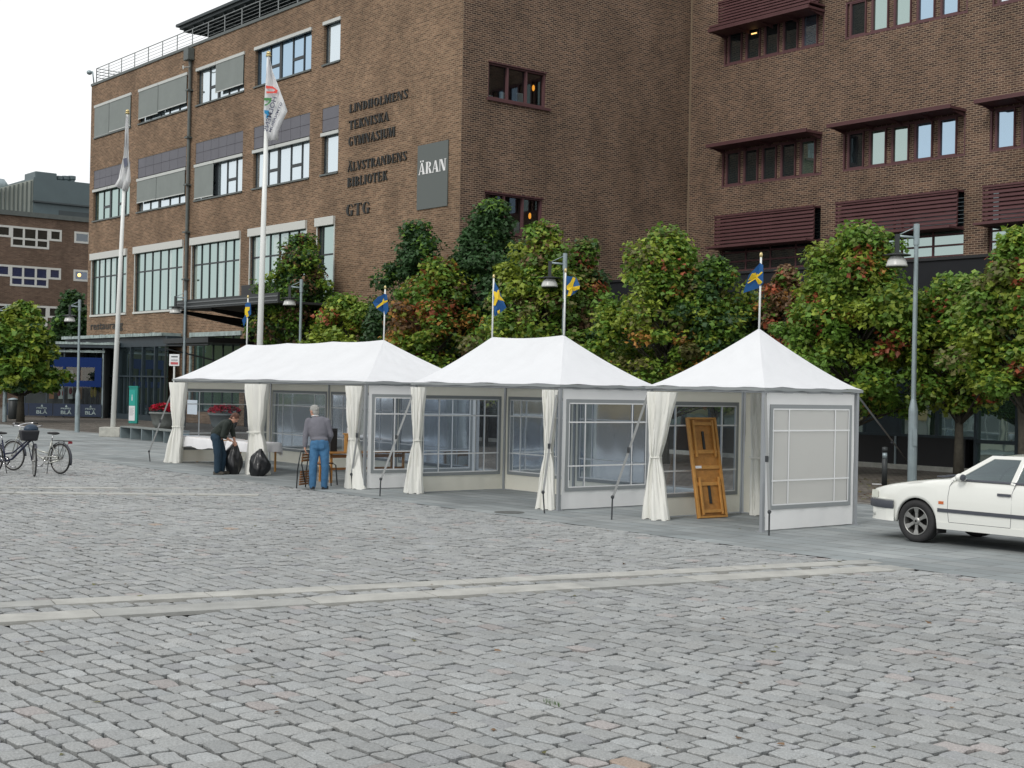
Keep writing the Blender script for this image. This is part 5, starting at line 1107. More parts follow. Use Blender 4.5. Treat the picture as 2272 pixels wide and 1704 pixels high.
# ------------------------------------------------------------------ tables
def clothtable(P, ax, Ln, label_t, label_c, w=.62, h=.70, seed=1):
    random.seed(seed); ax = ax.normalized(); sd_ = Vector((ax.y, -ax.x, 0)); t = thing('folding_table', P, label_t, 'table', 'folding tables under white cloths')
    mb = MB(); mb.box(P + UP * (h - .03), ax * Ln, sd_ * w, UP * .025); mb.build('tabletop', M['woodl'], t)
    for a in (.12, Ln - .16):
        for b in (.05, w - .09): mb = MB(); mb.box(P + ax * a + sd_ * b, ax * .04, sd_ * .04, UP * (h - .03)); mb.build('leg', M['woodl'], t)
    g = []; ov = .22; nL = 40
    for i in range(nL + 1):
        x = -ov + (Ln + 2 * ov) * i / nL; row = []
        for j in range(25):
            y = -ov - .06 + (w + 2 * ov + .12) * j / 24; cx = min(max(x, -.005), Ln + .005); cy = min(max(y, -.005), w + .005); d = math.hypot(x - cx, y - cy)
            k = .018 * math.sin(x * 21 + y * 3) + .012 * math.sin(x * 9 + 2) if abs(y - cy) > abs(x - cx) else .018 * math.sin(y * 19)
            dirx = (x - cx) / d if d > 1e-6 else 0; diry = (y - cy) / d if d > 1e-6 else 0; out_ = min(d, .012) + (k + .02) * min(1, d * 6) * (d > 0)
            row.append(P + ax * (cx + dirx * out_) + sd_ * (cy + diry * out_) + UP * (h + .004 - max(0, d - .004) * (1 + .1 * math.sin(x * 5)) - .002 * math.sin(x * 7) * (d == 0)))
        g.append(row)
    mb = MB(); mb.grid(g); c = mb.build('tablecloth', M['cloth'], None, True); tag(c, label_c, 'tablecloth', 'white tablecloths')
Ta, Tb = G(438, 1024), G(622, 1047); tax = (Tb - Ta); tl = tax.length; tax.normalize(); tsd = Vector((-tax.y, tax.x, 0)) 
clothtable(Ta, tax, tl * .60, 'folding table under white cloth beside the bending person', 'white cloth hanging over the table beside the bending person', seed=4)
clothtable(Ta + tax * tl * .66, tax, tl * .34, 'short folding table behind the middle tied curtain', 'white cloth on the short table behind the middle tied curtain', seed=5)
# wooden bench table on the right inside the long tent
P = G(733, 1072); bx = u1.copy(); by = v1.copy()
t = thing('wooden_table', P, 'pine trestle table at the right end of the longest tent', 'table')
hz = .66; mb = MB(); mb.box(P + UP * (hz - .03) - bx * .15 - by * .05, bx * 2.15, by * .6, UP * .032); mb.build('tabletop', M['wood'], t, bevel=.006)
for a in (0, 1.8):
    for b in (0, .5): mb = MB(); mb.box(P + bx * a + by * b, bx * .045, by * .045, UP * (hz - .03)); mb.build('leg', M['wood'], t)
mb = MB(); mb.box(P + UP * (hz - .12) + bx * .0, bx * 1.8, by * .02, UP * .07); mb.box(P + UP * .28 + bx * .0, bx * 1.8, by * .02, UP * .05); mb.build('rail', M['woodd'], t)
P2 = D(739, 1000, P.y + .45); P2.z = hz + .004
mb = MB(); mb.cbox(P2, .15, .16, .48, .3); mb.cbox(P2 + UP * .48, .155, .165, .02, .3); t = thing('black_loudspeaker', P2, 'narrow black box speaker standing on the pine table', 'loudspeaker'); mb.build('cabinet', M['black'], t, bevel=.006)
mb = MB(); x = Vector((math.cos(.3), math.sin(.3), 0)); y = Vector((-x.y, x.x, 0)); mb.box(P2 - x * .065 - y * .084 + UP * .03, x * .13, y * .003, UP * .42); mb.build('grille', M['darkw'], t)
P3 = D(772, 1006, P.y + .25); P3.z = hz + .004
t = thing('wooden_box', P3, 'upright pine box with a carved curl and a white paper on top', 'wooden box'); mb = MB(); mb.cbox(P3, .17, .14, .38, .2); mb.cbox(P3 + UP * .38, .23, .16, .025, .2); mb.build('case', M['woodl'], t, bevel=.005)
mb = MB(); x = Vector((math.cos(.2), math.sin(.2), 0)); y = Vector((-x.y, x.x, 0)); q = P3 - y * .073
mb.tube([q + x * .05 + UP * .3, q - x * .02 + UP * .31, q - x * .035 + UP * .26, q + UP * .22, q + x * .035 + UP * .17, q + UP * .1, q - x * .03 + UP * .06], .009, 6); mb.build('carving', M['woodd'], t, True)
mb = MB(); mb.box(P3 + UP * .408 - x * .03, x * .17, y * .02, UP * .12); o = mb.build('paper_card', M['paper']); tag(o, 'white card standing on the upright pine box', 'card')
# dark tube chair behind the man, folded chair in his hand
P = G(722, 1078); t = thing('tube_chair', P, 'dark metal tube chair right behind the standing person', 'chair'); mb = MB()
for b in (0, .34):
    o = P + Vector((.02 + b * .25, b, 0)); mb.tube([o + Vector((.1, 0, 0)), o + Vector((.06, 0, .42)), o + Vector((.0, 0, .45)), o + Vector((-.28, 0, .45)), o + Vector((-.34, 0, .42)), o + Vector((-.36, 0, 0))], .013, 7)
mb.build('frame', M['galvd'], t, True); mb = MB(); mb.box(P + Vector((-.33, -.01, .455)), (.36, 0, 0), (.08, .36, 0), (0, 0, .025)); mb.build('seat', M['woodd'], t, bevel=.008)
P = G(668, 1083); t = thing('folding_chair', P, 'folded dark slatted chair hanging from the left hand of the standing person', 'chair')
Hn = FTm + Vector((-.28, .01, .77)); B0 = P + UP * .01; d = (Hn - B0); mid = B0 + d * .52; sd_ = Vector((.35, .9, 0)).normalized() * .36
mb = MB()
for k in (0, 1): mb.tube([B0 + sd_ * k - sd_ * .5, mid + Vector((-.02, 0, 0)) + sd_ * k - sd_ * .5, Hn + sd_ * k * .95 - sd_ * .48], .013, 7); mb.tube([B0 + Vector((.17, 0, .12)) + sd_ * (k - .5), mid + Vector((.06, 0, .1)) + sd_ * (k - .5), Hn + Vector((.05, 0, -.02)) + sd_ * (k * .95 - .48)], .012, 7)
mb.tube([Hn - sd_ * .48, Hn + sd_ * .47], .014, 7); mb.build('frame', M['galvd'], t, True)
for nm, a, b in (('seat', .08, .48), ('backrest', .72, .95)):
    mb = MB(); n = 6 if nm == 'seat' else 3
    for k in range(n):
        f = a + (b - a) * k / n; mb.box(B0 + d * f - sd_ * .5 + Vector((.035, 0, .0)), sd_, d * ((b - a) / n * .78), Vector((.02, 0, 0)))
    mb.build(nm, M['woodd'], t)
# leaning folding table in the square tent
bl, br, tl_, tr_ = [(1340 + a / 3.318, 720 + b / 3.318) for a, b in ((685, 1430), (922, 1418), (598, 688), (840, 688))]
A = G(*bl); Bq = G(*br); 
wv = (Bq - A); wv.z = 0; wv = wv.normalized(); wv *= .54 / wv.x; topz = 1.64; dpt = A.y + .38
Tt = D(tl_[0], tl_[1], dpt); ln = (Tt - A); Wl = wv; nn = wv.cross(ln).normalized(); 
if nn.y > 0: nn = -nn
t = thing('leaning_table', A, 'folded wooden table leaning upright in the square tent, underside showing', 'table')
def lb(mb, a0, a1, l0, l1, o0, o1): mb.box(A + Wl * a0 + ln * l0 + nn * o0, Wl * (a1 - a0), nn * (o1 - o0), ln * (l1 - l0))
mb = MB(); lb(mb, 0, 1, 0, 1, 0, .02); mb.build('tabletop', M['wood'], t)
mb = MB(); lb(mb, 0, .07, 0, 1, .0205, .055); lb(mb, .93, 1, 0, 1, .0205, .055); lb(mb, .07, .93, 0, .02, .0205, .05); lb(mb, .07, .93, .98, 1, .0205, .05)
for l in (.335, .50, .655): lb(mb, .07, .93, l - .018, l + .018, .0205, .042)
mb.build('edge_frame', M['woodl'], t, bevel=.003)
for (l0, l1, cb) in ((.03, .40, .06), (.60, .97, .93)):
    mb = MB(); lb(mb, .14, .2, l0, l1, .044, .07); lb(mb, .8, .86, l0, l1, .044, .07); lb(mb, .2, .8, cb - .012, cb + .02, .046, .064); c2 = .335 if l0 < .5 else .655; mb.build('leg', M['woodl'], t, bevel=.003)
for l in ((.14, .32), (.68, .86)): mb = MB(); lb(mb, .46, .53, l[0], l[1], .021, .04); mb.build('leg_brace', M['galvd'], t)
mb = MB(); lb(mb, .09, .3, .49, .515, .0425, .045); mb.build('label_sticker', M['paper'], t)
# ------------------------------------------------------------------ car (front half in view)
ct = G(2035, 1203); CR = ct + dR * .80; car = thing('estate_car', CR, 'white car with six spoke alloy wheels, cut by the right edge', 'car'); car.rotation_euler = (0, 0, math.atan2(dL.y, dL.x))
def cx(zx, zy, yl):  # point of zoomed photo on the plane y=yl -> car x, z
    px, py = 1850 + zx / 4.147, 850 + zy / 4.147; d = ray(px, py); P0 = CR - dR * yl; tt = (P0 - C0).dot(dR) / d.dot(dR); q = C0 + d * tt - CR; return q.dot(dL), q.z
def lerpt(tb, x):
    for (x0, v0), (x1, v1_) in zip(tb, tb[1:]):
        if x0 >= x >= x1: return v0 + (v1_ - v0) * (x0 - x) / (x0 - x1)
    return tb[-1][1] if x < tb[-1][0] else tb[0][1]
hx, hz_ = cx(430, 990, .66); bx_, bz_ = cx(1060, 897, .76); bel = cx(1620, 966, .82)[1]
XF = .84
ztop = [(XF, .70), (XF - .04, .735), (.55, .80), (.2, .86), (-.3, .925), (-.72, .955), (-.9, .95), (-2.9, .95), (-3.1, 1.0), (-3.72, .98), (-3.78, .9)]
zbot = [(XF, .34), (.45, .30), (.34, .27), (-.3, .23), (-3.1, .24), (-3.78, .34)]
wid = [(XF, .70), (XF - .03, .755), (.7, .80), (.5, .835), (.2, .85), (-.5, .86), (-2.8, .86), (-3.5, .83), (-3.78, .76)]
RA = .345; WX = (0., -2.66)
xsn = sorted(set([XF, XF - .015, XF - .03, XF - .06] + [XF - .1 * i for i in range(2, 47)] + [w + RA * math.sin(math.radians(q)) for w in WX for q in range(-90, 91, 10)] + [w + s * (RA + .002) for w in WX for s in (1, -1)]), reverse=True); xsn = [x for x in xsn if x >= -3.78]
def sect(x, sgn):
    zb = lerpt(zbot, x); zt = lerpt(ztop, x); w = lerpt(wid, x)
    for c in WX:
        if abs(x - c) < RA: zb = max(zb, .30 + math.sqrt(RA * RA - (x - c) ** 2))
    def bul(z): return w - .03 * max(0, (z - .55) / .4) ** 1.6 - .02 * max(0, (.5 - z) / .3) ** 2
    zs = [zb, zb + (zt - zb) * .15, zb + (zt - zb) * .4, zb + (zt - zb) * .65, zb + (zt - zb) * .86]
    p = [(x, sgn * (bul(zb) - .05), zb), (x, sgn * (bul(zb)), zb + .001)] + [(x, sgn * bul(z), z) for z in zs[1:]] + [(x, sgn * (bul(zt) - .012), zt - .035), (x, sgn * (bul(zt) - .05), zt - .008), (x, sgn * (w - .25), zt + .012), (x, 0, zt + .028)]
    return [Vector(q) for q in p]
mb = MB()
for sgn in (1, -1):
    g = [sect(x, sgn) for x in xsn]
    if sgn < 0: g = g[::-1]
    mb.grid(g)
# nose and tail closure
for x, fl in ((XF, 1), (-3.78, 0)):
    a, b = sect(x, 1), sect(x, -1)
    for i in range(len(a) - 1): q = [a[i], a[i + 1], b[i + 1], b[i]]; mb.quad(*(q if fl else q[::-1]))
mb.build('body', M['paint'], car, True, local=True)
# wheel wells and floor
mb = MB()
for c in WX:
    n = 16; prof = [(c + RA * 1.04 * math.cos(math.pi * k / n), .29 + RA * 1.05 * math.sin(math.pi * k / n)) for k in range(n + 1)]
    for sgn in (1, -1):
        for k in range(n): (xa_, za), (xb_, zb_) = prof[k], prof[k + 1]; mb.quad((xa_, sgn * .83, za), (xb_, sgn * .83, zb_), (xb_, sgn * .45, zb_), (xa_, sgn * .45, za))
        mb.add([(p[0], sgn * .45, p[1]) for p in prof], [tuple(range(n + 1))])
mb.box((-3.6, -.78, .26), (3.2, 0, 0), (0, 1.56, 0), (0, 0, .05)); mb.build('wheel_arch_liner', M['darkw'], car, local=True)
# bumper
def planx(y): y = abs(y); return .93 - .02 * (y / .6) ** 2 if y < .62 else .91 - .40 * ((y - .62) / .255) ** 2.1
ys = [-.875, -.87, -.85, -.82, -.78, -.72, -.65, -.5, -.25, 0]; ys = ys + [-y for y in ys[-2::-1]]; ys = ys
def bump(z0, z1, grow, m, name):
    mb = MB(); rows = []
    for z, gq in ((z0, 0), (z0 + .015, 1), (z1 - .015, 1), (z1, 0)): rows.append([Vector((.365, -.872 - grow * gq * .6, z))] + [Vector((planx(y) + grow * gq, y * (1 + .006 * gq + grow * .6), z)) for y in ys] + [Vector((.365, .872 + grow * gq * .6, z))])
    mb.grid(rows); n = len(ys); mb.add([Vector((planx(y), y, z1)) for y in ys] + [Vector((.5, y * .95, z1)) for y in ys], [(i, i + 1, n + i + 1, n + i) for i in range(n - 1)]); return mb.build(name, m, car, True, local=True)
bump(.57, .60, .0, M['paint'], 'bumper'); bump(.28, .47, -.02, M['paint'], 'bumper_skirt'); bump(.46, .575, .018, M['cplast'], 'bumper_strip')
mb = MB(); mb.box((XF - .3, -.56, .60), (.31, 0, 0), (0, 1.12, 0), (0, 0, .10)); mb.build('grille', M['cplast'], car, local=True)
for sgn in (1, -1):
    mb = MB(); mb.add([(XF + .012, sgn * .4, .60), (XF + .012, sgn * .70, .60), (XF - .03, sgn * .772, .60), (XF - .03, sgn * .768, .705), (XF + .006, sgn * .70, .705), (XF + .008, sgn * .4, .705)], [(0, 1, 4, 5), (1, 2, 3, 4)]); mb.build('headlight', M['lens'], car, local=True)
    mb = MB(); mb.add([(XF - .025, sgn * .777, .60), (XF - .16, sgn * .822, .60), (XF - .15, sgn * .812, .715), (XF - .03, sgn * .772, .708)], [(0, 1, 2, 3)]); mb.build('corner_lamp', M['lens'], car, local=True, solid=.008)
def sidey(x, z): w = lerpt(wid, x); return w - .03 * max(0, (z - .55) / .4) ** 1.6 - .02 * max(0, (.5 - z) / .3) ** 2
def sidebar(x0, x1, z0, z1, th, m, name, par=car, slope=0.):
    n = max(2, int(abs(x1 - x0) / .1)); mb = MB(); r = []
    for (z, o) in ((z0, -.01), (z0, th), (z1, th), (z1, -.01)): r.append([Vector((x0 + (x1 - x0) * i / n, sidey(x0 + (x1 - x0) * i / n, z) + o, z)) for i in range(n + 1)])
    mb.grid(r); mb.add([r[k][0] for k in range(4)] + [r[k][-1] for k in range(4)], [(0, 1, 2, 3), (7, 6, 5, 4)]); return mb.build(name, m, par, local=True)
mz = .50
sidebar(-.37, -2.3, mz - .025, mz + .025, .014, M['cplast'], 'side_moulding'); sidebar(-.36, -2.3, .235, .33, .012, M['paint'], 'sill_trim')
x, z = cx(985, 1100, .86); sidebar(x + .04, x - .04, z - .02, z + .02, .006, M['amber'], 'side_indicator')
def seam(pts, name='door_seam'):
    mb = MB(); mb.tube([Vector((x, sidey(x, z) - .001, z)) for x, z in pts], .0045, 4, True); mb.build(name, M['cplast'], car, local=True)
dx0 = cx(1045, 1160, .86)[0]; dx1 = cx(1630, 1200, .86)[0]
seam([(dx0 - .08, .94), (dx0 - .02, .85), (dx0, .7), (dx0, .5), (dx0 - .02, .34)]); seam([(dx1 - .05, .94), (dx1, .8), (dx1, .5), (dx1 + .01, .34)]); seam([(dx0 - .02, .338), (dx1 + .01, .338)])
hx0, hz0 = cx(1505, 1028, .86); hx1 = cx(1625, 1030, .86)[0]; sidebar(hx0, hx1, hz0 - .018, hz0 + .018, .022, M['cplast'], 'door_handle')
# greenhouse
GY = lambda z: .815 - .20 * (z - .94) / .44
wl = [cx(a, b, yy) for a, b, yy in ((1195, 958, .80), (1480, 712, .68), (1728, 706, .66), (1630, 966, .80), (1700, 965, .80))]
x_ab, x_at = wl[0][0], wl[1][0]; zr_ = wl[1][1] + .022; zbl = .955; print('zr', zr_)
ZR = zr_ + .055; xr0 = x_at + .03; xr1 = -3.05
mb = MB(); g = []
for x in [xr0 + .02, xr0 - .05, xr0 - .3, -2.0, -2.6, xr1 + .1, xr1]:
    dz = -.02 if x > xr0 else (0 if x < xr0 - .06 else -.004); g.append([Vector((x, y, ZR - .05 + dz + (.05 - .05 * (abs(y) / .66) ** 3.0) + .02 * (1 - (y / .66) ** 2) - .02)) for y in (-.655, -.64, -.6, -.4, 0, .4, .6, .64, .655)])
mb.grid(g[::-1]); mb.build('roof', M['paint'], car, True, local=True, solid=.012)
def gp(x, z, off=0.): return Vector((x, GY(z) + off, z))
def gbar(pts, w, m, name, sgn=1):
    mb = MB()
    for (x0, z0), (x1, z1) in zip(pts, pts[1:]):
        a, b = gp(x0, z0), gp(x1, z1); d = (b - a).normalized(); n = Vector((0, .91, .41)); s = d.cross(n).normalized() * w / 2
        a -= d * .01; b += d * .01
        mb.box(a - s - n * .012, b - a, s * 2, n * .022)
    if sgn < 0: mb.v = [(v[0], -v[1], v[2]) for v in mb.v]; mb.f = [f[::-1] for f in mb.f]
    mb.build(name, m, car, local=True, bevel=.005)
bx2 = wl[3][0]; bt = wl[2][0]
ap = [(x_ab + .17, .93), (x_at + .03, zr_ + .012)]
for sgn in (1, -1):
    gbar(ap, .065, M['paint'], 'windscreen_pillar', sgn); gbar([(x_at + .03, zr_ + .016), (-2.0, zr_ + .026), (-2.95, zr_)], .05, M['paint'], 'roof_rail', sgn)
    gbar([(bx2 - .045, .93), (bt - .05, zr_ + .01)], .075, M['paint'], 'door_pillar', sgn); gbar([(-2.75, .93), (-2.7, zr_)], .07, M['paint'], 'door_pillar', sgn); gbar([(-3.3, .93), (-2.95, zr_)], .12, M['paint'], 'rear_pillar', sgn); gbar([(x_ab + .1, .945), (-2.9, .945)], .03, M['cplast'], 'window_seal', sgn)
    for q in ([(x_ab + .06, zbl), (x_at, zr_), (bt - .01, zr_ + .005), (bx2, zbl)], [(bx2 - .09, zbl), (bt - .1, zr_ + .005), (-2.66, zr_), (-2.7, zbl)], [(-2.8, zbl), (-2.74, zr_), (-2.93, zr_), (-3.2, zbl)]):
        mb = MB(); mb.add([Vector((p.x, p.y * sgn - .004 * sgn, p.z)) for p in [gp(*r) for r in q]], [(0, 1, 2, 3)]); mb.build('side_window', M['cglass'], car, local=True)
mb = MB(); xw0 = x_ab + .2; g = [[Vector((xw0 + .16 - .16 * (abs(y) / .75) ** 2 + (x_at + .04 - xw0) * t, y * (1 - .2 * t), .945 + (ZR - .03 - .945) * t + .02)) for y in (-.76, -.5, -.25, 0, .25, .5, .76)] for t in (0, .25, .5, .75, 1)]; mb.grid(g); mb.build('windscreen', M['cglass'], car, True, local=True)
mb = MB(); mb.add([(-3.42, -.7, .96), (-3.42, .7, .96), (-3.02, .6, ZR - .03), (-3.02, -.6, ZR - .03)], [(0, 1, 2, 3)]); mb.build('rear_window', M['cglass'], car, local=True)
mb = MB(); mb.tube([(xw0 + .22, .6, .975), (xw0 + .1, .1, .99), (xw0 + .1, -.5, .99)], .012, 5); mb.tube([(xw0 + .24, .1, .975), (xw0 + .12, -.35, .99)], .012, 5); mb.box((xw0 + .2, -.7, .955), (.1, 0, 0), (0, 1.4, 0), (0, 0, .02)); mb.build('wiper', M['cplast'], car, local=True)
mx, mz_ = cx(1170, 915, .92); mb = MB(); mb.ell((mx + .02, .92, .985), .055, .085, .055, 14, 10); mb.box((mx - .02, .8, .94), (.05, 0, 0), (0, .1, 0), (0, 0, .03)); mb.build('mirror', M['paint'], car, True, local=True)
mb = MB(); mb.ell((mx - .03, .92, .985), .012, .074, .046, 14, 10); mb.build('mirror_glass', M['cplast'], car, True, local=True)
mb = MB()
for y in (.35, -.35):
    mb.cbox((-1.75, y, .5), .18, .46, .62); mb.cbox((-1.8, y, 1.05), .1, .24, .15); mb.cbox((-1.5, y, .45), .5, .46, .15)
mb.cbox((-2.6, 0, .5), .2, 1.2, .55); mb.cbox((-.8, 0, .6), .35, 1.4, .32); mb.build('interior', M['cint'], car, local=True, bevel=.03)
mb = MB(); mb.torus((-1.15, .35, .98), (.9, 0, .45), .18, .014); mb.build('steering_wheel', M['cplast'], car, True, local=True)
def wheel(c, sgn):
    c = Vector(c); R = .305; mb = MB(); prof = [(.20, -.09), (.255, -.1), (.29, -.095), (R, -.07), (R + .002, 0), (R, .07), (.29, .095), (.255, .1), (.20, .09), (.20, -.09)]
    mb.lathe(c, prof, 40, (0, sgn, 0)); w = mb.build('wheel', M['rubber'], car, True, local=True)
    mb = MB(); mb.lathe(c, [(.203, -.08), (.203, .092), (.196, .097), (.186, .09), (.18, .05), (.18, -.08)], 36, (0, sgn, 0)); mb.lathe(c + Vector((0, sgn * .055, 0)), [(.03, 0), (.06, .0), (.058, .02), (.04, .032), (.001, .034)], 20, (0, sgn, 0))
    for k in range(6):
        q = math.radians(60 * k + 30); d = Vector((math.cos(q), 0, math.sin(q))); s = Vector((-math.sin(q), 0, math.cos(q))); n = Vector((0, sgn, 0))
        for sg in (1,): mb.prism([c + n * .045 + d * .03 - s * .022, c + n * .05 + d * .12 - s * .024, c + n * .06 + d * .188 - s * .044, c + n * .06 + d * .188 + s * .044, c + n * .05 + d * .12 + s * .024, c + n * .045 + d * .03 + s * .022], n * .028)
    mb.build('rim', M['alloy'], w, False, local=True, bevel=.004)
    mb = MB(); mb.lathe(c + Vector((0, sgn * -.02, 0)), [(.178, 0), (.178, .01)], 30, (0, sgn, 0)); mb.lathe(c + Vector((0, sgn * .0865, 0)), [(.018, 0), (.016, .006)], 12, (0, sgn, 0)); mb.build('brake_disc', M['darkw'], w, local=True)
for x in WX:
    for s_ in (1, -1): wheel((x, .755 * s_, .307), s_)
mb = MB(); mb.box((-.36, .62, .16), (.015, 0, 0), (0, .22, 0), (-.05, 0, .22)[0:3] if False else (0, 0, .25)); mb.build('mudflap', M['rubber'], car, local=True)
# ------------------------------------------------------------------ bicycles
def bike(rc, fc, frame, label, steer=0., rack=True, basket=False, step=True, fork_m=None, name='bicycle'):
    d = fc - rc; wb = d.length; t = thing(name, rc, label, 'bicycle', 'parked bicycles'); t.rotation_euler = (0, 0, math.atan2(d.y, d.x)); R = .345
    def wh(c, st, par_name='wheel'):
        ax = Vector((math.sin(st) * -1, math.cos(st), 0)); mb = MB(); mb.torus(c, ax, R - .018, .018, 44, 7); w = mb.build('wheel', M['rubber'], t, True, local=True)
        mb = MB(); mb.torus(c, ax, R - .042, .010, 40, 5); u = Vector((math.cos(st), math.sin(st), 0))
        mb.build('rim', M['alloy'], w, True, local=True); mb = MB()
        for k in range(28): q = k * 2 * math.pi / 28; mb.tube([c + ax * (.02 * (-1) ** k), c + (u * math.cos(q) + UP * math.sin(q)) * (R - .045)], .0016, 3)
        mb.build('spokes', M['alloy'], w, local=True); mb = MB(); mb.tube([c - ax * .05, c + ax * .05], .02, 10); mb.build('hub', M['alloy'], w, True, local=True); return w
    rcx, fcx = Vector((0, 0, R)), Vector((wb, 0, R)); wh(rcx, 0); hd0 = Vector((wb - .17, 0, .78)); hd1 = Vector((wb - .22, 0, .93)); fcs = fcx; wh(fcs, steer)
    bb = Vector((.44, 0, .29)); st = Vector((.30, 0, .74)); fr = M[frame]; mb = MB()
    mb.tube([bb, st], .019, 8); mb.tube([bb, bb + Vector((.25, 0, .06)), hd0], .024, 8)
    if step: mb.tube([bb.lerp(st, .35), bb + Vector((.28, 0, .2)), hd0 + Vector((-.01, 0, .05))], .018, 8)
    else: mb.tube([st, hd1], .018, 8)
    for s_ in (.06, -.06): mb.tube([rcx + Vector((0, s_, 0)), bb + Vector((-.05, s_ * .6, 0))], .011, 6); mb.tube([rcx + Vector((0, s_, 0)), st + Vector((0, s_ * .3, -.06))], .010, 6)
    mb.tube([hd0 - Vector((.0, 0, .03)), hd1 + Vector((-.01, 0, .03))], .024, 8); mb.build('frame', fr, t, True, local=True)
    ca, sa = math.cos(steer), math.sin(steer); rot = lambda v: Vector((v.x * ca - v.y * sa, v.x * sa + v.y * ca, v.z)); H0 = hd0.copy()
    def fk(x, y, z): return Vector((H0.x, 0, 0)) + rot(Vector((x, y, 0))) + UP * z
    off = wb - H0.x
    # fork: turned about the head tube
    mb = MB()
    for s_ in (.055, -.055): mb.tube([fcs + Vector((-sa, ca, 0)) * s_, (fcs + (H0 - fcs) * .85) + Vector((-sa, ca, 0)) * s_, H0 + Vector((-sa, ca, 0)) * s_ * .6], .011, 6)
    mb.tube([H0, hd1 + Vector((-.02, 0, .1))], .014, 8); mb.build('fork', fr, t, True, local=True)
    hb = hd1 + Vector((-.02, 0, .12)); mb = MB(); hf = lambda x, y, z: hb + rot(Vector((x, y, 0))) + UP * z
    mb.tube([hf(-.22, .29, .04), hf(-.08, .29, .05), hf(.03, .2, .04), hf(.06, 0, .0), hf(.03, -.2, .04), hf(-.08, -.29, .05), hf(-.22, -.29, .04)], .012, 7); mb.build('handlebar', M['chrome'], t, True, local=True)
    for s_ in (.29, -.29): mb = MB(); mb.tube([hf(-.23, s_, .04), hf(-.12, s_, .05)], .018, 8); mb.build('grip', M['rubber'], t, True, local=True)
    sp = st + Vector((-.03, 0, .12)); mb = MB(); mb.tube([st, sp], .013, 7); mb.build('seat_post', M['chrome'], t, True, local=True)
    mb = MB(); mb.ell(sp + Vector((-.06, 0, .045)), .12, .1, .035, 14, 8); mb.ell(sp + Vector((.07, 0, .045)), .13, .04, .028, 12, 8); mb.build('saddle', M['rubber'], t, True, local=True)
    mb = MB(); rr = [(rcx + Vector((math.cos(q) * (R + .03), y, math.sin(q) * (R + .03)))) for y in (0,) for q in [math.radians(a) for a in range(165, -10, -12)]]
    rr = [(rcx + Vector((math.cos(math.radians(a)) * (R + .03), 0, math.sin(math.radians(a)) * (R + .03)))) for a in range(200, 20, -12)]
    g = [[p + Vector((0, y, -abs(y) * .3)) for y in (-.028, 0, .028)] for p in rr]; mb.grid(g)
    rr = [(fcs + rot(Vector((math.cos(math.radians(a)) * (R + .03), 0, 0))) + UP * math.sin(math.radians(a)) * (R + .03)) for a in range(180, 45, -12)]
    side = Vector((-sa, ca, 0)); mb.build('mudguard', M['cplast'], t, True, local=True, solid=.003); mb = MB(); g = [[p + side * y for y in (-.028, 0, .028)] for p in rr]; mb.grid(g); mb.build('mudguard', M['cplast'], t, True, local=True, solid=.003)
    if rack:
        mb = MB(); zz = .745
        for y in (.06, -.06): mb.tube([Vector((-.30, y, zz)), Vector((.22, y, zz))], .007, 5); mb.tube([rcx + Vector((0, y, 0)), Vector((-.02, y, zz))], .006, 5); mb.tube([rcx + Vector((0, y, 0)), Vector((-.22, y, zz))], .006, 5)
        for x in (-.3, -.12, .06, .22): mb.tube([Vector((x, .06, zz)), Vector((x, -.06, zz))], .006, 5)
        mb.build('rack', M['rubber'], t, True, local=True); mb = MB(); mb.cbox((-.33, 0, .69), .03, .09, .05); mb.build('rear_lamp', M['red'], t, local=True)
    mb = MB(); mb.torus(bb, (0, 1, 0), .085, .008, 24, 5); mb.tube([bb + Vector((0, .06, 0)), bb + Vector((.12, .06, -.12))], .011, 6); mb.tube([bb + Vector((0, -.06, 0)), bb + Vector((-.12, -.06, .12))], .011, 6); mb.cbox(bb + Vector((.12, .11, -.14)), .09, .09, .025); mb.cbox(bb + Vector((-.12, -.11, .11)), .09, .09, .025); mb.build('crankset', M['chrome'], t, True, local=True)
    mb = MB(); mb.tube([rcx + Vector((-.02, .045, .035)), bb + Vector((.02, .045, .085)), bb + Vector((.09, .045, 0)), bb + Vector((.0, .045, -.08)), rcx + Vector((-.02, .045, -.035))], .016, 6); mb.build('chain_guard', M['bsilver'] if frame == 'bsilver' else M['rubber'], t, True, local=True)
    mb = MB(); mb.tube([bb + Vector((-.1, .05, -.02)), Vector((.22, .18, .01))], .01, 6); mb.build('kickstand', M['galvd'], t, local=True)
    if basket:
        def bk(x, y, z): return hb + rot(Vector((x, y, 0))) + UP * z
        mb = MB(); P = [bk(.1, -.18, -.27), bk(.36, -.15, -.27), bk(.36, .15, -.27), bk(.1, .18, -.27)]; Q = [bk(.06, -.22, -.04), bk(.42, -.19, -.04), bk(.42, .19, -.04), bk(.06, .22, -.04)]
        mb.add(P + Q, [(3, 2, 1, 0), (4, 5, 6, 7), (0, 1, 5, 4), (1, 2, 6, 5), (2, 3, 7, 6), (3, 0, 4, 7)]); mb.build('basket', M['bag2'], t, local=True, bevel=.03)
        mb = MB(); mb.ell(bk(.2, .03, -.02), .14, .16, .11, 16, 10); mb.build('bag', M['bagb'], t, True, local=True)
    return t
bike(G(133, 1052), G(29, 1044), 'bsilver', 'silver bicycle with a rear rack standing behind the basket bicycle', 0.15)
bike(G(-14, 1050), G(76, 1058), 'bnavy', 'dark blue bicycle with a black front basket at the left edge', -.5, rack=False, basket=True)
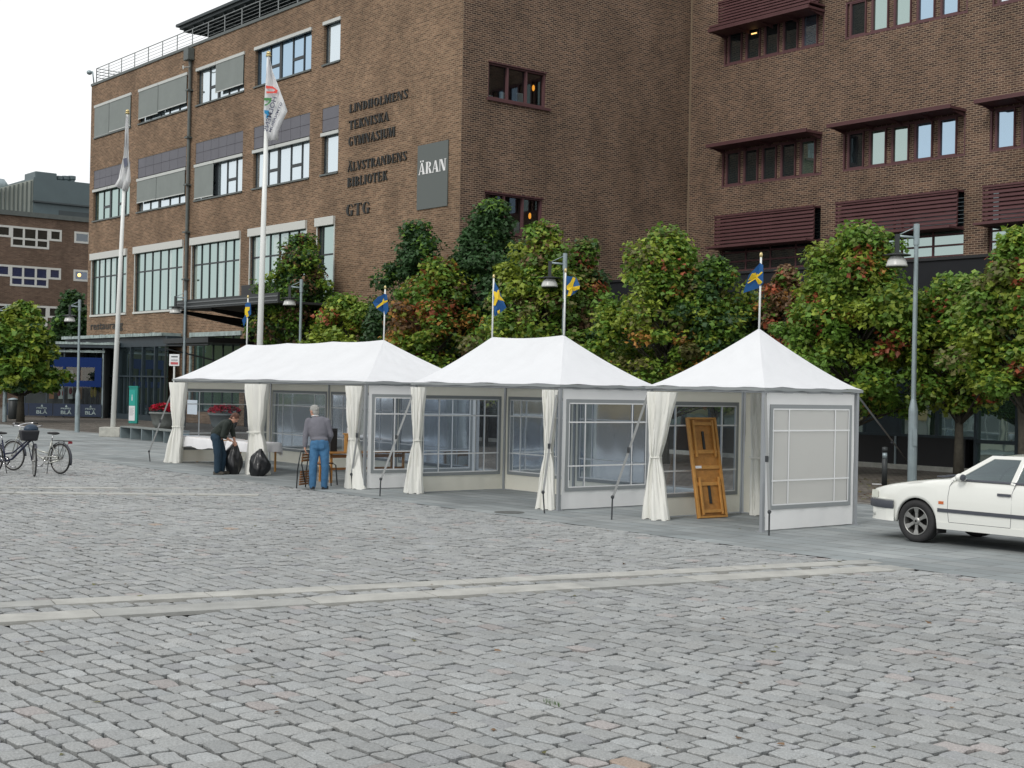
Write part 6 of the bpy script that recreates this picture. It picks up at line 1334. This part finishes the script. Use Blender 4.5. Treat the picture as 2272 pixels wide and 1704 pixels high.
# ------------------------------------------------------------------ small things
P = G(1962, 1077); t = thing('bollard', P, 'dark steel bollard light between the square tent and the tall lamp', 'bollard'); mb = MB(); mb.lathe(P, [(.065, 0), (.065, .62), (.05, .63), (.05, .78), (.068, .78), (.068, .9), (.02, .91)], 16); mb.build('post', M['galvd'], t, True)
mb = MB(); mb.lathe(P + UP * .635, [(.056, 0), (.056, .14)], 16); mb.build('light_window', M['galv'], t, True)
# low bench of grey cells beside the concrete block
P0 = G(266, 972); P1 = G(385, 985); ax = (P1 - P0).normalized(); sd_ = Vector((-ax.y, ax.x, 0)); Ln = (P1 - P0).length + .2
t = thing('bench', P0, 'low grey metal bench with plate legs beside the slim flagpole', 'bench'); mb = MB(); mb.box(P0 + UP * .40, ax * Ln, sd_ * .5, UP * .05); mb.build('seat', M['concd'], t, bevel=.01)
for k in range(6):
    mb = MB(); mb.box(P0 + ax * (Ln - .05) * k / 5, ax * .05, sd_ * .48, UP * .40); mb.build('leg', M['galv'], t)
mb = MB(); mb.box(P0 + sd_ * .4 + ax * .05, ax * (Ln - .1), sd_ * .03, UP * .38); mb.build('back_plate', M['concd'], t)
def planter(P, label, w=.62):
    t = thing('planter', P, label, 'planter', 'round concrete planters of red flowers'); mb = MB(); mb.lathe(P, [(w * .65, 0), (w * .9, .25), (w * 1.05, .66), (w * 1.15, .68), (w * 1.15, .76), (w * .95, .76)], 24); mb.build('bowl', M['concd'], t, True)
    n = 700; q = rng.random(n) * 6.28; r = np.sqrt(rng.random(n)) * w * 1.1; z = .78 + .32 * np.sqrt(np.maximum(0, 1 - (r / (w * 1.15)) ** 2)) + rng.normal(0, .03, n)
    pts = np.stack([r * np.cos(q), r * np.sin(q), z], 1) + np.array(P); nn = rng.normal(size=(n, 3)) * .6 + np.array([0, 0, 1]); red = rng.random(n) < .72; cols = np.where(red[:, None], np.array([[.48, .012, .04]]), np.array([[.03, .06, .02]])) * rng.uniform(.7, 1.3, n)[:, None]
    leafmesh('flowers', pts, nn, np.full(n, .15), cols, t)
planter(G(366, 952), 'planter of red flowers left of the longest tent'); planter(D(497, 950, 62) * 1 + Vector((0, 0, -D(497, 950, 62).z)), 'planter of red flowers seen through the longest tent')
# teal information pylon
P = G(292, 940); t = thing('info_pylon', P, 'slim teal and white information pylon behind the bench', 'sign'); Fp = Frame(P, Vector((1, -.25, 0)), Vector((-.25, -1, 0))); w = .36; mb = MB(); mb.fbox(Fp, -.17, .29, .02, 1.85, -.14, 0); mb.fbox(Fp, -.19, .31, 1.8, 1.88, -.16, .02); mb.build('case', M['teal'], t)
mb = MB(); mb.fbox(Fp, -.16, .17, .9, 1.68, .001, .012); mb.build('teal_panel', mat('teal_face', (.02, .36, .31), .5), t); mb = MB(); mb.fbox(Fp, -.16, .17, .15, .89, .001, .012); mb.build('white_panel', M['paper'], t)
text('i', Fp, -.02, .03, 1.15, .3, .015, M['paper'], 'lettering', t)
mb = MB(); [mb.fbox(Fp, -.12, .13 - .03 * (k % 3), .78 - k * .045, .79 - k * .045, .0125, .014) for k in range(9)]; mb.build('small_print', M['sgrey'], t)
P = D(385, 900, 58); P.z = 0; t = thing('stop_sign_pole', P, 'white notice board with a red lower band on a post left of the longest tent', 'sign'); Fp = Frame(P, (1, 0, 0), (0, -1, 0)); z0 = zat(812, 387, P); z1 = zat(786, 387, P)
mb = MB(); mb.tube([P, P + UP * (z0 + .1)], .04, 8); mb.build('post', M['pole'], t); mb = MB(); mb.fbox(Fp, -.2, .22, z0, z1, .04, .07); mb.build('board', M['paper'], t, bevel=.01)
mb = MB(); mb.fbox(Fp, -.14, .17, z0 + .06, z0 + .16, .072, .076); mb.build('red_band', M['sred'], t); mb = MB(); [mb.fbox(Fp, -.12, .15, z0 + a, z0 + b, .072, .076) for a, b in ((.21, .225), (.25, .265), (.36, .41))]; mb.build('small_print', M['sgrey'], t)
P = G(29, 930); t = thing('litter_bin', P, 'dark litter bin at the left end of the terrace fence', 'litter bin'); mb = MB(); mb.lathe(P, [(.22, 0), (.26, .05), (.27, .95), (.2, 1.0)], 14); mb.build('drum', M['galvd'], t, True); mb = MB(); mb.lathe(P + UP * 1.0, [(.28, 0), (.28, .05), (.1, .12)], 14); mb.build('lid', M['galv'], t, True)
# manhole, dead leaves, paper scraps
P = G(1130, 1137); P.z = .002; mb = MB(); mb.lathe(P, [(.26, 0), (.26, .003)], 24); mb.lathe(P + UP * .003, [(.2, 0), (.2, .002)], 24); tag(mb.build('manhole_cover', mat('worn_iron', (.10, .105, .10), .7, var=.3, vscale=12)), 'dark round manhole cover in the paving before the middle tent', 'manhole cover')
P = G(1935, 1075); mb = MB(); mb.box(P + UP * .004, (.22, -.05, 0), (.03, .12, .0), (0, 0, .01)); tag(mb.build('paper_scrap', M['paper']), 'crumpled white paper scrap on the ground right of the square tent', 'litter')
n = 260; P = []; 
for k in range(n): q = G(random.uniform(1870, 2120), random.uniform(1062, 1110)); P.append((q.x, q.y, .012))
for k in range(60): q = G(random.uniform(20, 2250), random.uniform(1120, 1690)); P.append((q.x, q.y, .014))
P = np.array(P); n = len(P); lf = thing('x', (0, 0, 0), None, None); o = leafmesh('fallen_leaves', P, rng.normal(size=(n, 3)) * .15 + np.array([0, 0, 1]), np.where(np.arange(n) < 260, .09, .05), np.array([PAL['m'] if rng.random() < .5 else PAL['b'] for _ in range(n)]) * rng.uniform(.6, 1.4, n)[:, None], lf); o.parent = None; bpy.data.objects.remove(lf); tag(o, kind='stuff'); tag(o, 'scattered brown fallen leaves on the paving', None)
# grass tuft between the cobbles
mb = MB(); P = G(1225, 1562)
for k in range(46): q = P + dL * random.uniform(-.09, .09) + dR * random.uniform(-.012, .012); mb.tube([q - UP * .02, q + Vector((random.uniform(-.015, .015), random.uniform(-.015, .015), random.uniform(.01, .03)))], [.0025, .0008], 3)
tag(mb.build('grass_tuft', mat('grass', (.05, .11, .02), .7)), 'small green grass tuft growing between the cobbles', 'grass')
# buildings across the square, mirrored in the tall windows
for (x, y, w, d, h, m, lab, rz) in [(-95, 40, 34, 14, 8.5, 'ochre', 'ochre rendered block across the square beyond the left edge', .5), (-90, 96, 30, 14, 7.5, 'olive', 'olive rendered block across the square beyond the left edge', .3)]:
    t = thing('block_of_flats', (x, y, 0), lab, 'building'); mb = MB(); mb.cbox((x, y, 0), w, d, h, rz); mb.build('wall', M[m], t); mb = MB(); mb.cbox((x, y, h), w + 1, d + 1, .4, rz); mb.build('roof', M['coping'], t)
    ux = Vector((math.cos(rz), math.sin(rz), 0)); uy = Vector((-ux.y, ux.x, 0)); 
    for sgn in (1, -1):
        f = MB()
        for i in range(int(w / 3)):
            for k in range(int(h / 3)): f.box(Vector((x, y, 0)) + ux * (-w / 2 + 1 + i * 3) + uy * sgn * (d / 2 + .005) + UP * (1 + k * 3), ux * 1.3, uy * .03 * sgn, UP * 1.4)
        f.build('window_row', M['dglass'], t)
for ob in [o for o in bpy.data.objects if o.type == 'MESH' and o.parent and o.name.startswith('x')]: pass
S.cycles.use_denoising = True
S.cycles.max_bounces = 8; S.cycles.transparent_max_bounces = 16
